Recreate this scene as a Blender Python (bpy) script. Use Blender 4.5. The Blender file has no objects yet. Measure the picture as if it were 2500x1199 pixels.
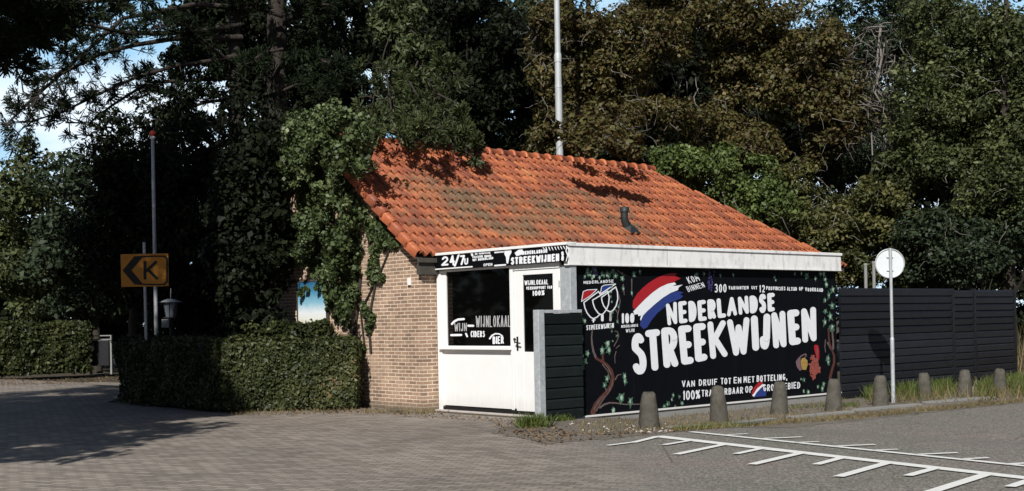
import bpy, bmesh, math, random
import numpy as np
from mathutils import Vector, Matrix
from mathutils.geometry import tessellate_polygon

# ------------------------------------------------------------------ camera, sky, sun, exposure
FPX, CX, CY, ROLL, EYE = 2961.0, 1250.0, 782.0, 0.019, 1.5      # photo 2500 x 1199, level lens with a cropped frame
SC = bpy.context.scene
COL = SC.collection
cam_d = bpy.data.cameras.new('camera')
cam = bpy.data.objects.new('camera', cam_d)
COL.objects.link(cam)
cam_d.sensor_width = 36.0
cam_d.lens = FPX / 2500 * 36
cam_d.shift_y = (CY - 599.5) / 2500
cam_d.clip_end = 2000
cam.matrix_world = Matrix.Translation((0, 0, EYE)) @ Matrix.Rotation(math.pi / 2, 4, 'X') @ Matrix.Rotation(-ROLL, 4, 'Z')
SC.camera = cam

SUN_EL = math.radians(38)
SUN_H = Vector((-0.20, -0.98)).normalized()                        # horizontal direction towards the sun
SC.view_settings.view_transform = 'Standard'
SC.view_settings.look = 'None'
SC.view_settings.gamma = 1.0
SC.view_settings.exposure = 0.15

world = bpy.data.worlds.new('World')
SC.world = world
world.use_nodes = True
nt = world.node_tree
nt.nodes.clear()
w_out = nt.nodes.new('ShaderNodeOutputWorld')
w_bg = nt.nodes.new('ShaderNodeBackground')
w_bg.inputs['Strength'].default_value = 0.05
sky = nt.nodes.new('ShaderNodeTexSky')
sky.sky_type = 'NISHITA'
sky.sun_disc = False
sky.air_density = 0.6
sky.dust_density = 0.5
sky.sun_elevation = SUN_EL
sky.sun_rotation = math.atan2(SUN_H.x, SUN_H.y) % (2 * math.pi)
tc = nt.nodes.new('ShaderNodeTexCoord')
mp = nt.nodes.new('ShaderNodeMapping')
mp.inputs['Scale'].default_value = (1.2, 1.2, 4.0)
cn = nt.nodes.new('ShaderNodeTexNoise')
cn.inputs['Scale'].default_value = 3.2
cn.inputs['Detail'].default_value = 8
cn.inputs['Roughness'].default_value = 0.55
cr = nt.nodes.new('ShaderNodeValToRGB')
cr.color_ramp.elements[0].position = 0.36
cr.color_ramp.elements[1].position = 0.62
cr.color_ramp.elements[0].color = (0.30, 0.56, 0.80, 1)
cr.color_ramp.elements[1].color = (0.80, 0.90, 0.98, 1)
cm = nt.nodes.new('ShaderNodeMix')
cm.data_type = 'RGBA'
nt.links.new(tc.outputs['Generated'], mp.inputs['Vector'])
nt.links.new(mp.outputs['Vector'], cn.inputs['Vector'])
nt.links.new(cn.outputs['Fac'], cr.inputs['Fac'])
sxyz = nt.nodes.new('ShaderNodeSeparateXYZ')                       # the bank of bright cloud stands in the north, low over the trees
nt.links.new(tc.outputs['Generated'], sxyz.inputs[0])
cmr = nt.nodes.new('ShaderNodeMapRange')
cmr.inputs['From Min'].default_value = 0.55
cmr.inputs['From Max'].default_value = 0.85
cml = nt.nodes.new('ShaderNodeMath')
cml.operation = 'MULTIPLY'
nt.links.new(sxyz.outputs['Y'], cmr.inputs['Value'])
nt.links.new(cmr.outputs[0], cml.inputs[0])
cml.inputs[1].default_value = 0.85
csc = nt.nodes.new('ShaderNodeVectorMath')
csc.operation = 'SCALE'
csc.inputs['Scale'].default_value = 25.0
nt.links.new(cr.outputs['Color'], csc.inputs[0])
nt.links.new(csc.outputs[0], cm.inputs['B'])
nt.links.new(cml.outputs[0], cm.inputs['Factor'])
nt.links.new(sky.outputs['Color'], cm.inputs['A'])
nt.links.new(cm.outputs['Result'], w_bg.inputs['Color'])
nt.links.new(w_bg.outputs['Background'], w_out.inputs['Surface'])

sun_d = bpy.data.lights.new('sun', 'SUN')
sun_d.energy = 5.0
sun_d.angle = math.radians(0.53)
sun_d.color = (1.0, 0.965, 0.915)
sun = bpy.data.objects.new('sun', sun_d)
COL.objects.link(sun)
TO_SUN = Vector((SUN_H.x * math.cos(SUN_EL), SUN_H.y * math.cos(SUN_EL), math.sin(SUN_EL)))
sun.rotation_euler = (-TO_SUN).to_track_quat('-Z', 'Y').to_euler()
sun.location = (-6, -25, 25)

# ------------------------------------------------------------------ measuring: photo points to places in the world
RC, RS = math.cos(ROLL), math.sin(ROLL)
def ray(px, py):
    dx, dy = px - CX, CY - py
    return ((dx * RC + dy * RS) / FPX, 1.0, (-dx * RS + dy * RC) / FPX)
def P(px, py, Y):
    d = ray(px, py)
    return Vector((d[0] * Y, Y, EYE + d[2] * Y))
ANG = math.radians(41.6)
MX, MY = math.cos(ANG), math.sin(ANG)
BX, BY = -1.52, 20.5                                               # front corner of the brick building
def to_world(x, y, z=0.0):
    return Vector((BX + x * MX - y * MY, BY + x * MY + y * MX, z))
def to_local(X, Y):
    a, b = X - BX, Y - BY
    return a * MX + b * MY, -a * MY + b * MX
def on_x(px, py, x0):                                              # hit on a wall parallel to the gable: (y, z)
    d = ray(px, py)
    t = (x0 + BX * MX + BY * MY) / (d[0] * MX + d[1] * MY)
    return to_local(d[0] * t, t)[1], EYE + d[2] * t
def on_y(px, py, y0):                                              # hit on a wall parallel to the painted side: (x, z)
    d = ray(px, py)
    t = (y0 - BX * MY + BY * MX) / (-d[0] * MY + d[1] * MX)
    return to_local(d[0] * t, t)[0], EYE + d[2] * t
def sstep(a, b, v):
    t = min(1, max(0, (v - a) / (b - a)))
    return t * t * (3 - 2 * t)
def gz(X, Y):                                                      # the ground falls a little towards the road
    return -0.13 * sstep(0.2, 2.4, to_local(X, Y)[0])
def gp(px, py):
    Z = 0.0
    for _ in range(6):
        d = ray(px, py)
        t = (Z - EYE) / d[2]
        Z = gz(d[0] * t, t)
    return Vector((d[0] * t, t, Z))

# ------------------------------------------------------------------ mesh and object helpers
def link(name, me, mat, parent=None):
    o = bpy.data.objects.new(name, me)
    COL.objects.link(o)
    if mat: me.materials.append(mat)
    if parent: o.parent = parent
    return o
def tag(o, label=None, cat=None, group=None, kind=None):
    if label: o['label'] = label
    if cat: o['category'] = cat
    if group: o['group'] = group
    if kind: o['kind'] = kind
    return o
def thing(name, label, cat, loc=(0, 0, 0), rz=0.0, group=None):
    o = bpy.data.objects.new(name, None)
    o.empty_display_size = 0.2
    COL.objects.link(o)
    o.location = loc
    o.rotation_euler = (0, 0, rz)
    return tag(o, label, cat, group)
class MB:
    def __init__(s): s.v = []; s.f = []; s.smooth = []
    def add(s, vs, fs, smooth=False):
        n = len(s.v)
        s.v += [tuple(v) for v in vs]
        s.f += [tuple(n + i for i in f) for f in fs]
        s.smooth += [smooth] * len(fs)
    def box(s, x0, x1, y0, y1, z0, z1):
        v = [(x, y, z) for z in (z0, z1) for y in (y0, y1) for x in (x0, x1)]
        s.add(v, [(0, 2, 3, 1), (4, 5, 7, 6), (0, 1, 5, 4), (2, 6, 7, 3), (0, 4, 6, 2), (1, 3, 7, 5)])
    def prism(s, pts, axis, a, b):                                  # outline extruded along an axis: pts are the two other coordinates
        def mk(p, t):
            return {0: (t, p[0], p[1]), 1: (p[0], t, p[1]), 2: (p[0], p[1], t)}[axis]
        n = len(pts)
        v = [mk(p, a) for p in pts] + [mk(p, b) for p in pts]
        f = [tuple(range(n - 1, -1, -1)), tuple(range(n, 2 * n))]
        f += [(i, (i + 1) % n, n + (i + 1) % n, n + i) for i in range(n)]
        s.add(v, f)
    def tube(s, path, radii, n=8, caps=True):
        path = [Vector(p) for p in path]
        rings = []
        for i, p in enumerate(path):
            d = (path[min(i + 1, len(path) - 1)] - path[max(i - 1, 0)])
            if d.length < 1e-6: d = Vector((0, 0, 1))
            d.normalize()
            u = d.cross(Vector((0.31, 0.87, 0.2)) if abs(d.z) > 0.9 else Vector((0, 0, 1))).normalized()
            w = d.cross(u)
            r = radii[i] if hasattr(radii, '__len__') else radii
            rings.append([p + (u * math.cos(2 * math.pi * k / n) + w * math.sin(2 * math.pi * k / n)) * r for k in range(n)])
        v = [q for ring in rings for q in ring]
        f = []
        for i in range(len(path) - 1):
            for k in range(n):
                f.append((i * n + k, i * n + (k + 1) % n, (i + 1) * n + (k + 1) % n, (i + 1) * n + k))
        s.add(v, f, True)
        if caps:
            s.add(rings[0], [tuple(range(n))]); s.add(rings[-1], [tuple(range(n - 1, -1, -1))])
    def lathe(s, prof, n=16, cx=0, cy=0):
        v = [(cx + r * math.cos(2 * math.pi * k / n), cy + r * math.sin(2 * math.pi * k / n), z) for r, z in prof for k in range(n)]
        f = []
        for i in range(len(prof) - 1):
            for k in range(n):
                f.append((i * n + k, i * n + (k + 1) % n, (i + 1) * n + (k + 1) % n, (i + 1) * n + k))
        f.append(tuple(range((len(prof) - 1) * n, len(prof) * n)))
        s.add(v, f, True)
    def mesh(s, name):
        me = bpy.data.meshes.new(name)
        me.from_pydata(s.v, [], s.f)
        me.polygons.foreach_set('use_smooth', s.smooth)
        bm = bmesh.new(); bm.from_mesh(me)
        bmesh.ops.recalc_face_normals(bm, faces=bm.faces)
        bm.to_mesh(me); bm.free()
        return me
    def build(s, name, mat, parent=None, bevel=0.0):
        o = link(name, s.mesh(name), mat, parent)
        if bevel:
            b = o.modifiers.new('bevel', 'BEVEL'); b.width = bevel; b.segments = 2; b.limit_method = 'ANGLE'; b.angle_limit = math.radians(40)
        return o

# ------------------------------------------------------------------ materials
def nodes(name):
    m = bpy.data.materials.new(name)
    m.use_nodes = True
    t = m.node_tree
    b = t.nodes['Principled BSDF']
    return m, t, b
def N(t, kind, **kw):
    n = t.nodes.new(kind)
    for k, v in kw.items():
        if k in n.inputs: n.inputs[k].default_value = v
        else: setattr(n, k, v)
    return n
def ramp(t, stops):
    n = t.nodes.new('ShaderNodeValToRGB')
    e = n.color_ramp.elements
    while len(e) < len(stops): e.new(0.5)
    for el, (p, c) in zip(e, stops):
        el.position = p
        el.color = (c[0], c[1], c[2], 1) if hasattr(c, '__len__') else (c, c, c, 1)
    return n
def noise(t, scale, detail=5, rough=0.6, vec=None):
    n = N(t, 'ShaderNodeTexNoise', Scale=scale, Detail=detail, Roughness=rough)
    if vec is not None: t.links.new(vec, n.inputs['Vector'])
    return n
def mixc(t, fac, a, b, mode='MIX'):
    n = t.nodes.new('ShaderNodeMix'); n.data_type = 'RGBA'; n.blend_type = mode
    for sock, v in (('Factor', fac), ('A', a), ('B', b)):
        if isinstance(v, (int, float)): n.inputs[sock].default_value = v
        elif isinstance(v, tuple): n.inputs[sock].default_value = (v[0], v[1], v[2], 1)
        else: t.links.new(v, n.inputs[sock])
    return n.outputs['Result']
def paint(name, c, rough=0.6, var=0.12, scale=6.0, bump=0.0, bscale=60.0, metal=0.0, spec=0.4, dirt=None, stretch=None):
    m, t, b = nodes(name)
    o = N(t, 'ShaderNodeTexCoord').outputs['Object']
    if stretch:
        mpn = N(t, 'ShaderNodeMapping', Scale=stretch); t.links.new(o, mpn.inputs['Vector']); o = mpn.outputs['Vector']
    n = noise(t, scale, 6, 0.65, o)
    r = ramp(t, [(0.25, tuple(x * (1 - var) for x in c)), (0.75, tuple(min(1, x * (1 + var)) for x in c))])
    t.links.new(n.outputs['Fac'], r.inputs['Fac'])
    col = r.outputs['Color']
    if dirt:
        n2 = noise(t, dirt[1], 8, 0.7, o)
        r2 = ramp(t, [(dirt[2], 0.0), (dirt[2] + 0.2, 1.0)])
        t.links.new(n2.outputs['Fac'], r2.inputs['Fac'])
        col = mixc(t, r2.outputs['Color'], col, dirt[0])
    t.links.new(col, b.inputs['Base Color'])
    b.inputs['Roughness'].default_value = rough
    b.inputs['Metallic'].default_value = metal
    b.inputs['Specular IOR Level'].default_value = spec
    if bump:
        nb = noise(t, bscale, 6, 0.7, o)
        bp = N(t, 'ShaderNodeBump', Strength=bump, Distance=0.02)
        t.links.new(nb.outputs['Fac'], bp.inputs['Height']); t.links.new(bp.outputs['Normal'], b.inputs['Normal'])
    return m
def leafmat(name, stops, rough=0.55, trans=0.25, spec=0.3):
    """stops: colours met from leaf to leaf; a slow noise mixes the clumps."""
    m, t, b = nodes(name)
    g = N(t, 'ShaderNodeNewGeometry').outputs['Random Per Island']
    o = N(t, 'ShaderNodeTexCoord').outputs['Object']
    n = noise(t, 0.9, 3, 0.6, o)
    ad = N(t, 'ShaderNodeMath', operation='MULTIPLY_ADD'); ad.inputs[1].default_value = 0.55
    sb = N(t, 'ShaderNodeMath', operation='MULTIPLY_ADD'); sb.inputs[1].default_value = 1.3; sb.inputs[2].default_value = -0.42
    t.links.new(n.outputs['Fac'], sb.inputs[0]); t.links.new(sb.outputs[0], ad.inputs[2]); t.links.new(g, ad.inputs[0])
    r = ramp(t, stops)
    t.links.new(ad.outputs[0], r.inputs['Fac'])
    t.links.new(r.outputs['Color'], b.inputs['Base Color'])
    b.inputs['Roughness'].default_value = rough
    b.inputs['Specular IOR Level'].default_value = spec
    tr = N(t, 'ShaderNodeBsdfTranslucent')
    t.links.new(r.outputs['Color'], tr.inputs['Color'])
    mx = N(t, 'ShaderNodeMixShader'); mx.inputs[0].default_value = trans
    t.links.new(b.outputs[0], mx.inputs[1]); t.links.new(tr.outputs[0], mx.inputs[2])
    t.links.new(mx.outputs[0], t.nodes['Material Output'].inputs['Surface'])
    return m

def brickmat():
    m, t, b = nodes('brown_brick')
    o = N(t, 'ShaderNodeTexCoord').outputs['Object']
    sp = N(t, 'ShaderNodeSeparateXYZ'); t.links.new(o, sp.inputs[0])
    ad = N(t, 'ShaderNodeMath', operation='ADD'); t.links.new(sp.outputs['X'], ad.inputs[0]); t.links.new(sp.outputs['Y'], ad.inputs[1])
    cb = N(t, 'ShaderNodeCombineXYZ'); t.links.new(ad.outputs[0], cb.inputs['X']); t.links.new(sp.outputs['Z'], cb.inputs['Y'])
    # a slight waviness of the courses
    nw = noise(t, 3.0, 2, 0.5, cb.outputs[0])
    wv = N(t, 'ShaderNodeVectorMath', operation='MULTIPLY_ADD'); wv.inputs[1].default_value = (0.012, 0.012, 0); 
    t.links.new(nw.outputs['Color'], wv.inputs[0]); t.links.new(cb.outputs[0], wv.inputs[2])
    br = N(t, 'ShaderNodeTexBrick', Scale=1.0)
    br.inputs['Brick Width'].default_value = 0.20; br.inputs['Row Height'].default_value = 0.063
    br.inputs['Mortar Size'].default_value = 0.009; br.inputs['Mortar Smooth'].default_value = 0.2; br.inputs['Bias'].default_value = -0.1
    br.inputs['Color1'].default_value = (0.42, 0.272, 0.178, 1); br.inputs['Color2'].default_value = (0.225, 0.142, 0.096, 1)
    br.inputs['Mortar'].default_value = (0.72, 0.60, 0.48, 1)
    t.links.new(wv.outputs[0], br.inputs['Vector'])
    n1 = noise(t, 1.6, 6, 0.65, o); r1 = ramp(t, [(0.3, 0.62), (0.7, 1.15)]); t.links.new(n1.outputs['Fac'], r1.inputs['Fac'])
    c = mixc(t, 1.0, br.outputs['Color'], r1.outputs['Color'], 'MULTIPLY')
    n2 = noise(t, 1.1, 4, 0.6, o); r2 = ramp(t, [(0.55, 0.0), (0.72, 0.55)]); t.links.new(n2.outputs['Fac'], r2.inputs['Fac'])
    c = mixc(t, r2.outputs['Color'], c, (0.46, 0.33, 0.235))
    # green-grey splash zone near the ground
    rz = ramp(t, [(0.0, 0.75), (0.16, 0.0)]); t.links.new(sp.outputs['Z'], rz.inputs['Fac'])
    c = mixc(t, rz.outputs['Color'], c, (0.085, 0.075, 0.05))
    t.links.new(c, b.inputs['Base Color'])
    b.inputs['Roughness'].default_value = 0.9
    inv = N(t, 'ShaderNodeMath', operation='SUBTRACT'); inv.inputs[0].default_value = 1.0; t.links.new(br.outputs['Fac'], inv.inputs[1])
    n3 = noise(t, 45, 5, 0.7, o); h = N(t, 'ShaderNodeMath', operation='MULTIPLY_ADD'); h.inputs[1].default_value = 0.5
    t.links.new(n3.outputs['Fac'], h.inputs[0]); t.links.new(inv.outputs[0], h.inputs[2])
    bp = N(t, 'ShaderNodeBump', Strength=0.7, Distance=0.012); t.links.new(h.outputs[0], bp.inputs['Height']); t.links.new(bp.outputs[0], b.inputs['Normal'])
    return m
def tilemat(name, moss=True, bright=1.0):
    m, t, b = nodes(name)
    g = N(t, 'ShaderNodeNewGeometry').outputs['Random Per Island']
    o = N(t, 'ShaderNodeTexCoord').outputs['Object']
    k = bright
    r = ramp(t, [(0.0, (0.12 * k, 0.042 * k, 0.028 * k)), (0.3, (0.26 * k, 0.076 * k, 0.038 * k)), (0.6, (0.37 * k, 0.108 * k, 0.046 * k)), (0.88, (0.46 * k, 0.155 * k, 0.060 * k)), (1.0, (0.50 * k, 0.25 * k, 0.11 * k))])
    n0 = noise(t, 0.8, 3, 0.6, o)
    a0 = N(t, 'ShaderNodeMath', operation='MULTIPLY_ADD'); a0.inputs[1].default_value = 0.62
    a1 = N(t, 'ShaderNodeMath', operation='MULTIPLY_ADD'); a1.inputs[1].default_value = 0.6; a1.inputs[2].default_value = -0.10
    t.links.new(n0.outputs['Fac'], a1.inputs[0]); t.links.new(g, a0.inputs[0]); t.links.new(a1.outputs[0], a0.inputs[2])
    t.links.new(a0.outputs[0], r.inputs['Fac'])
    c = r.outputs['Color']
    n1 = noise(t, 9, 8, 0.75, o); r1 = ramp(t, [(0.35, 0.72), (0.65, 1.1)]); t.links.new(n1.outputs['Fac'], r1.inputs['Fac'])
    c = mixc(t, 1.0, c, r1.outputs['Color'], 'MULTIPLY')
    # pale lichen specks
    n4 = noise(t, 30, 4, 0.6, o); r4 = ramp(t, [(0.66, 0.0), (0.74, 0.5)]); t.links.new(n4.outputs['Fac'], r4.inputs['Fac'])
    c = mixc(t, r4.outputs['Color'], c, (0.36, 0.22, 0.13))
    if moss:
        sp = N(t, 'ShaderNodeSeparateXYZ'); t.links.new(o, sp.inputs[0])
        gx = ramp(t, [(0.0, 0.35), (0.12, 1.0), (0.5, 0.72), (0.68, 0.25), (1.0, 0.0)])
        dx = N(t, 'ShaderNodeMath', operation='DIVIDE'); dx.inputs[1].default_value = 12.6; t.links.new(sp.outputs['X'], dx.inputs[0]); t.links.new(dx.outputs[0], gx.inputs['Fac'])
        gy = ramp(t, [(0.0, 0.55), (0.2, 0.95), (0.5, 1.0), (0.68, 0.5), (0.9, 0.0)])
        dy = N(t, 'ShaderNodeMath', operation='DIVIDE'); dy.inputs[1].default_value = 2.9; t.links.new(sp.outputs['Y'], dy.inputs[0]); t.links.new(dy.outputs[0], gy.inputs['Fac'])
        pm = mixc(t, 1.0, gx.outputs['Color'], gy.outputs['Color'], 'MULTIPLY')
        n2 = noise(t, 1.5, 6, 0.62, o); n3 = noise(t, 16, 6, 0.7, o)
        mm = N(t, 'ShaderNodeMath', operation='MULTIPLY_ADD'); mm.inputs[1].default_value = 1.0; t.links.new(n3.outputs['Fac'], mm.inputs[0]); t.links.new(n2.outputs['Fac'], mm.inputs[2])
        md = N(t, 'ShaderNodeMath', operation='MULTIPLY_ADD'); md.inputs[1].default_value = 0.42
        bw = N(t, 'ShaderNodeRGBToBW'); t.links.new(pm, bw.inputs[0]); t.links.new(bw.outputs[0], md.inputs[0]); t.links.new(mm.outputs[0], md.inputs[2])
        rm = ramp(t, [(0.0, 0.0), (1.0, 0.85)])
        s = N(t, 'ShaderNodeMapRange'); s.inputs['From Min'].default_value = 1.20; s.inputs['From Max'].default_value = 1.50; t.links.new(md.outputs[0], s.inputs[0])
        rm.color_ramp.elements[0].position = 0.0; rm.color_ramp.elements[1].position = 1.0
        t.links.new(s.outputs[0], rm.inputs['Fac'])
        n5 = noise(t, 22, 4, 0.6, o); r5 = ramp(t, [(0.35, (0.060, 0.052, 0.026)), (0.65, (0.150, 0.130, 0.080))]); t.links.new(n5.outputs['Fac'], r5.inputs['Fac'])
        c = mixc(t, rm.outputs['Color'], c, r5.outputs['Color'])
    t.links.new(c, b.inputs['Base Color'])
    b.inputs['Roughness'].default_value = 0.7 if moss else 0.5
    b.inputs['Specular IOR Level'].default_value = 0.3
    bp = N(t, 'ShaderNodeBump', Strength=0.35, Distance=0.01); t.links.new(n1.outputs['Fac'], bp.inputs['Height']); t.links.new(bp.outputs[0], b.inputs['Normal'])
    return m
def surfacemat():
    m, t, b = nodes('square_surface')
    o = N(t, 'ShaderNodeTexCoord').outputs['Object']
    nw = noise(t, 0.9, 3, 0.6, o)
    wv = N(t, 'ShaderNodeVectorMath', operation='MULTIPLY_ADD'); wv.inputs[1].default_value = (0.05, 0.05, 0)
    t.links.new(nw.outputs['Color'], wv.inputs[0]); t.links.new(o, wv.inputs[2])
    mpn = N(t, 'ShaderNodeMapping', Rotation=(0, 0, math.radians(24))); t.links.new(wv.outputs[0], mpn.inputs['Vector'])
    br = N(t, 'ShaderNodeTexBrick', Scale=1.0)
    br.inputs['Brick Width'].default_value = 0.20; br.inputs['Row Height'].default_value = 0.095; br.inputs['Mortar Size'].default_value = 0.008
    br.inputs['Mortar Smooth'].default_value = 0.5; br.inputs['Bias'].default_value = -0.15
    br.inputs['Color1'].default_value = (0.300, 0.260, 0.222, 1); br.inputs['Color2'].default_value = (0.155, 0.132, 0.113, 1); br.inputs['Mortar'].default_value = (0.075, 0.066, 0.054, 1)
    t.links.new(mpn.outputs[0], br.inputs['Vector'])
    n1 = noise(t, 0.5, 6, 0.62, o); r1 = ramp(t, [(0.3, 0.80), (0.7, 1.12)]); t.links.new(n1.outputs['Fac'], r1.inputs['Fac'])
    c = mixc(t, 1.0, br.outputs['Color'], r1.outputs['Color'], 'MULTIPLY')
    n2 = noise(t, 55, 6, 0.85, o); r2 = ramp(t, [(0.28, 0.62), (0.5, 1.0), (0.72, 1.38)]); t.links.new(n2.outputs['Fac'], r2.inputs['Fac'])
    c = mixc(t, 1.0, c, r2.outputs['Color'], 'MULTIPLY')
    # patched asphalt towards the marked road
    vo = N(t, 'ShaderNodeTexVoronoi', Scale=58.0); t.links.new(o, vo.inputs['Vector'])
    bw = N(t, 'ShaderNodeRGBToBW'); t.links.new(vo.outputs['Color'], bw.inputs[0])
    ra = ramp(t, [(0.1, (0.085, 0.080, 0.068)), (0.5, (0.165, 0.154, 0.138)), (0.9, (0.30, 0.28, 0.25))]); t.links.new(bw.outputs[0], ra.inputs['Fac'])
    n5 = noise(t, 0.45, 5, 0.6, o); r5 = ramp(t, [(0.36, (0.92, 0.95, 0.90)), (0.52, (1.0, 0.99, 0.97)), (0.66, (1.12, 1.0, 1.02))]); t.links.new(n5.outputs['Fac'], r5.inputs['Fac'])
    ca = mixc(t, 1.0, ra.outputs['Color'], r5.outputs['Color'], 'MULTIPLY')
    n6 = noise(t, 14, 6, 0.8, o); r6 = ramp(t, [(0.3, 0.75), (0.7, 1.25)]); t.links.new(n6.outputs['Fac'], r6.inputs['Fac'])
    ca = mixc(t, 1.0, ca, r6.outputs['Color'], 'MULTIPLY')
    # which of the two: distance from the old joint between yard and road, made ragged
    dp = N(t, 'ShaderNodeVectorMath', operation='DOT_PRODUCT'); dp.inputs[1].default_value = (EDGE_N[0], EDGE_N[1], 0); t.links.new(o, dp.inputs[0])
    n7 = noise(t, 0.8, 6, 0.65, o)
    ed = N(t, 'ShaderNodeMath', operation='MULTIPLY_ADD'); ed.inputs[1].default_value = 3.2; t.links.new(n7.outputs['Fac'], ed.inputs[0]); t.links.new(dp.outputs['Value'], ed.inputs[2])
    mr = N(t, 'ShaderNodeMapRange'); mr.inputs['From Min'].default_value = EDGE_D + 1.6 - 0.7; mr.inputs['From Max'].default_value = EDGE_D + 1.6 + 0.7; t.links.new(ed.outputs[0], mr.inputs['Value'])
    c = mixc(t, mr.outputs[0], c, ca)
    # stains: dark drips and pale dust
    n8 = noise(t, 1.1, 8, 0.7, o); r8 = ramp(t, [(0.62, 0.0), (0.80, 0.45)]); t.links.new(n8.outputs['Fac'], r8.inputs['Fac'])
    c = mixc(t, r8.outputs['Color'], c, (0.075, 0.066, 0.056))
    n9 = noise(t, 2.6, 8, 0.75, o); r9 = ramp(t, [(0.58, 0.0), (0.76, 0.5)]); t.links.new(n9.outputs['Fac'], r9.inputs['Fac'])
    c = mixc(t, r9.outputs['Color'], c, (0.235, 0.205, 0.165))
    # thin cracks
    vc = N(t, 'ShaderNodeTexVoronoi', Scale=0.55, feature='DISTANCE_TO_EDGE'); t.links.new(wv.outputs[0], vc.inputs['Vector'])
    rc = ramp(t, [(0.0, 0.55), (0.006, 0.0)]); t.links.new(vc.outputs['Distance'], rc.inputs['Fac'])
    cf = N(t, 'ShaderNodeMath', operation='MULTIPLY'); t.links.new(rc.outputs['Color'], cf.inputs[0]); t.links.new(mr.outputs[0], cf.inputs[1])
    c = mixc(t, cf.outputs[0], c, (0.05, 0.045, 0.038))
    t.links.new(c, b.inputs['Base Color']); b.inputs['Roughness'].default_value = 0.88; b.inputs['Specular IOR Level'].default_value = 0.25
    inv = N(t, 'ShaderNodeMath', operation='SUBTRACT'); inv.inputs[0].default_value = 1.0; t.links.new(br.outputs['Fac'], inv.inputs[1])
    hb = mixc(t, mr.outputs[0], inv.outputs[0], bw.outputs[0])
    hm = mixc(t, 0.4, hb, n2.outputs['Fac'])
    bp = N(t, 'ShaderNodeBump', Strength=0.6, Distance=0.012); t.links.new(hm, bp.inputs['Height']); t.links.new(bp.outputs[0], b.inputs['Normal'])
    return m
def soilmat(name, a, b2, c3):
    m, t, b = nodes(name)
    o = N(t, 'ShaderNodeTexCoord').outputs['Object']
    n1 = noise(t, 1.4, 8, 0.7, o); r1 = ramp(t, [(0.3, a), (0.52, b2), (0.72, c3)]); t.links.new(n1.outputs['Fac'], r1.inputs['Fac'])
    n2 = noise(t, 40, 6, 0.8, o); r2 = ramp(t, [(0.3, 0.55), (0.7, 1.45)]); t.links.new(n2.outputs['Fac'], r2.inputs['Fac'])
    c = mixc(t, 1.0, r1.outputs['Color'], r2.outputs['Color'], 'MULTIPLY')
    t.links.new(c, b.inputs['Base Color']); b.inputs['Roughness'].default_value = 0.95
    bp = N(t, 'ShaderNodeBump', Strength=0.8, Distance=0.03); t.links.new(n2.outputs['Fac'], bp.inputs['Height']); t.links.new(bp.outputs[0], b.inputs['Normal'])
    return m

MAT = {}
MAT['brick'] = brickmat()
MAT['tile'] = tilemat('clay_pantile')
MAT['verge_tile'] = tilemat('clay_verge_tile', False, 1.25)
MAT['white'] = paint('white_gloss_paint', (0.81, 0.815, 0.81), 0.35, 0.03, 3, dirt=((0.6, 0.58, 0.52), 5, 0.66))
def grime(m, z0, z1, c, amt):
    t = m.node_tree; b = t.nodes['Principled BSDF']
    src = b.inputs['Base Color'].links[0].from_socket
    o = N(t, 'ShaderNodeTexCoord').outputs['Object']
    sp = N(t, 'ShaderNodeSeparateXYZ'); t.links.new(o, sp.inputs[0])
    mpn = N(t, 'ShaderNodeMapping', Scale=(1, 1, .12)); t.links.new(o, mpn.inputs['Vector'])
    n = noise(t, 16, 6, 0.7, mpn.outputs['Vector'])
    h = N(t, 'ShaderNodeMath', operation='MULTIPLY_ADD'); h.inputs[1].default_value = -(z1 - z0) * 1.1; t.links.new(n.outputs['Fac'], h.inputs[0]); t.links.new(sp.outputs['Z'], h.inputs[2])
    mr = N(t, 'ShaderNodeMapRange'); mr.inputs['From Min'].default_value = z0 - (z1 - z0) * .5; mr.inputs['From Max'].default_value = z1 - (z1 - z0) * .5; mr.inputs['To Min'].default_value = amt; mr.inputs['To Max'].default_value = 0
    t.links.new(h.outputs[0], mr.inputs['Value'])
    t.links.new(mixc(t, mr.outputs[0], src, c), b.inputs['Base Color'])
grime(MAT['white'], 0.03, 0.30, (0.42, 0.40, 0.36), 0.35)
MAT['fascia'] = paint('weathered_white_fascia', (0.80, 0.80, 0.79), 0.6, 0.08, 2.5, dirt=((0.52, 0.52, 0.50), 9, 0.50), stretch=(1, 1, 0.35))
MAT['black_board'] = paint('black_painted_board', (0.0035, 0.004, 0.0058), 0.65, 0.25, 4, spec=0.08)
MAT['panel_seam'] = paint('black_seam', (0.009, 0.010, 0.012), 0.6, 0.2, 4, spec=0.1)
MAT['black_trim'] = paint('black_trim', (0.010, 0.010, 0.010), 0.5, 0.3, 8)
MAT['letter'] = paint('white_sign_paint', (0.78, 0.80, 0.84), 0.55, 0.05, 14, dirt=((0.60, 0.62, 0.68), 30, 0.62))
MAT['letter_dim'] = paint('thin_white_marker', (0.42, 0.42, 0.43), 0.6, 0.15, 30)
MAT['red'] = paint('red_sign_paint', (0.36, 0.012, 0.018), 0.55, 0.22, 30, dirt=((0.18, 0.008, 0.01), 18, 0.6))
MAT['blue'] = paint('blue_sign_paint', (0.020, 0.040, 0.20), 0.55, 0.25, 30, dirt=((0.035, 0.07, 0.28), 18, 0.6))
MAT['vine_bark'] = paint('painted_vine_brown', (0.085, 0.030, 0.022), 0.6, 0.5, 30, dirt=((0.035, 0.02, 0.02), 25, 0.52))
MAT['vine_grey'] = paint('painted_vine_grey', (0.12, 0.09, 0.085), 0.6, 0.4, 40)
MAT['vine_leaf'] = paint('painted_vine_leaf', (0.055, 0.125, 0.08), 0.6, 0.6, 35, dirt=((0.03, 0.10, 0.06), 24, 0.52))
MAT['vine_pale'] = paint('painted_vine_leaf_pale', (0.34, 0.45, 0.36), 0.6, 0.4, 35)
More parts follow.
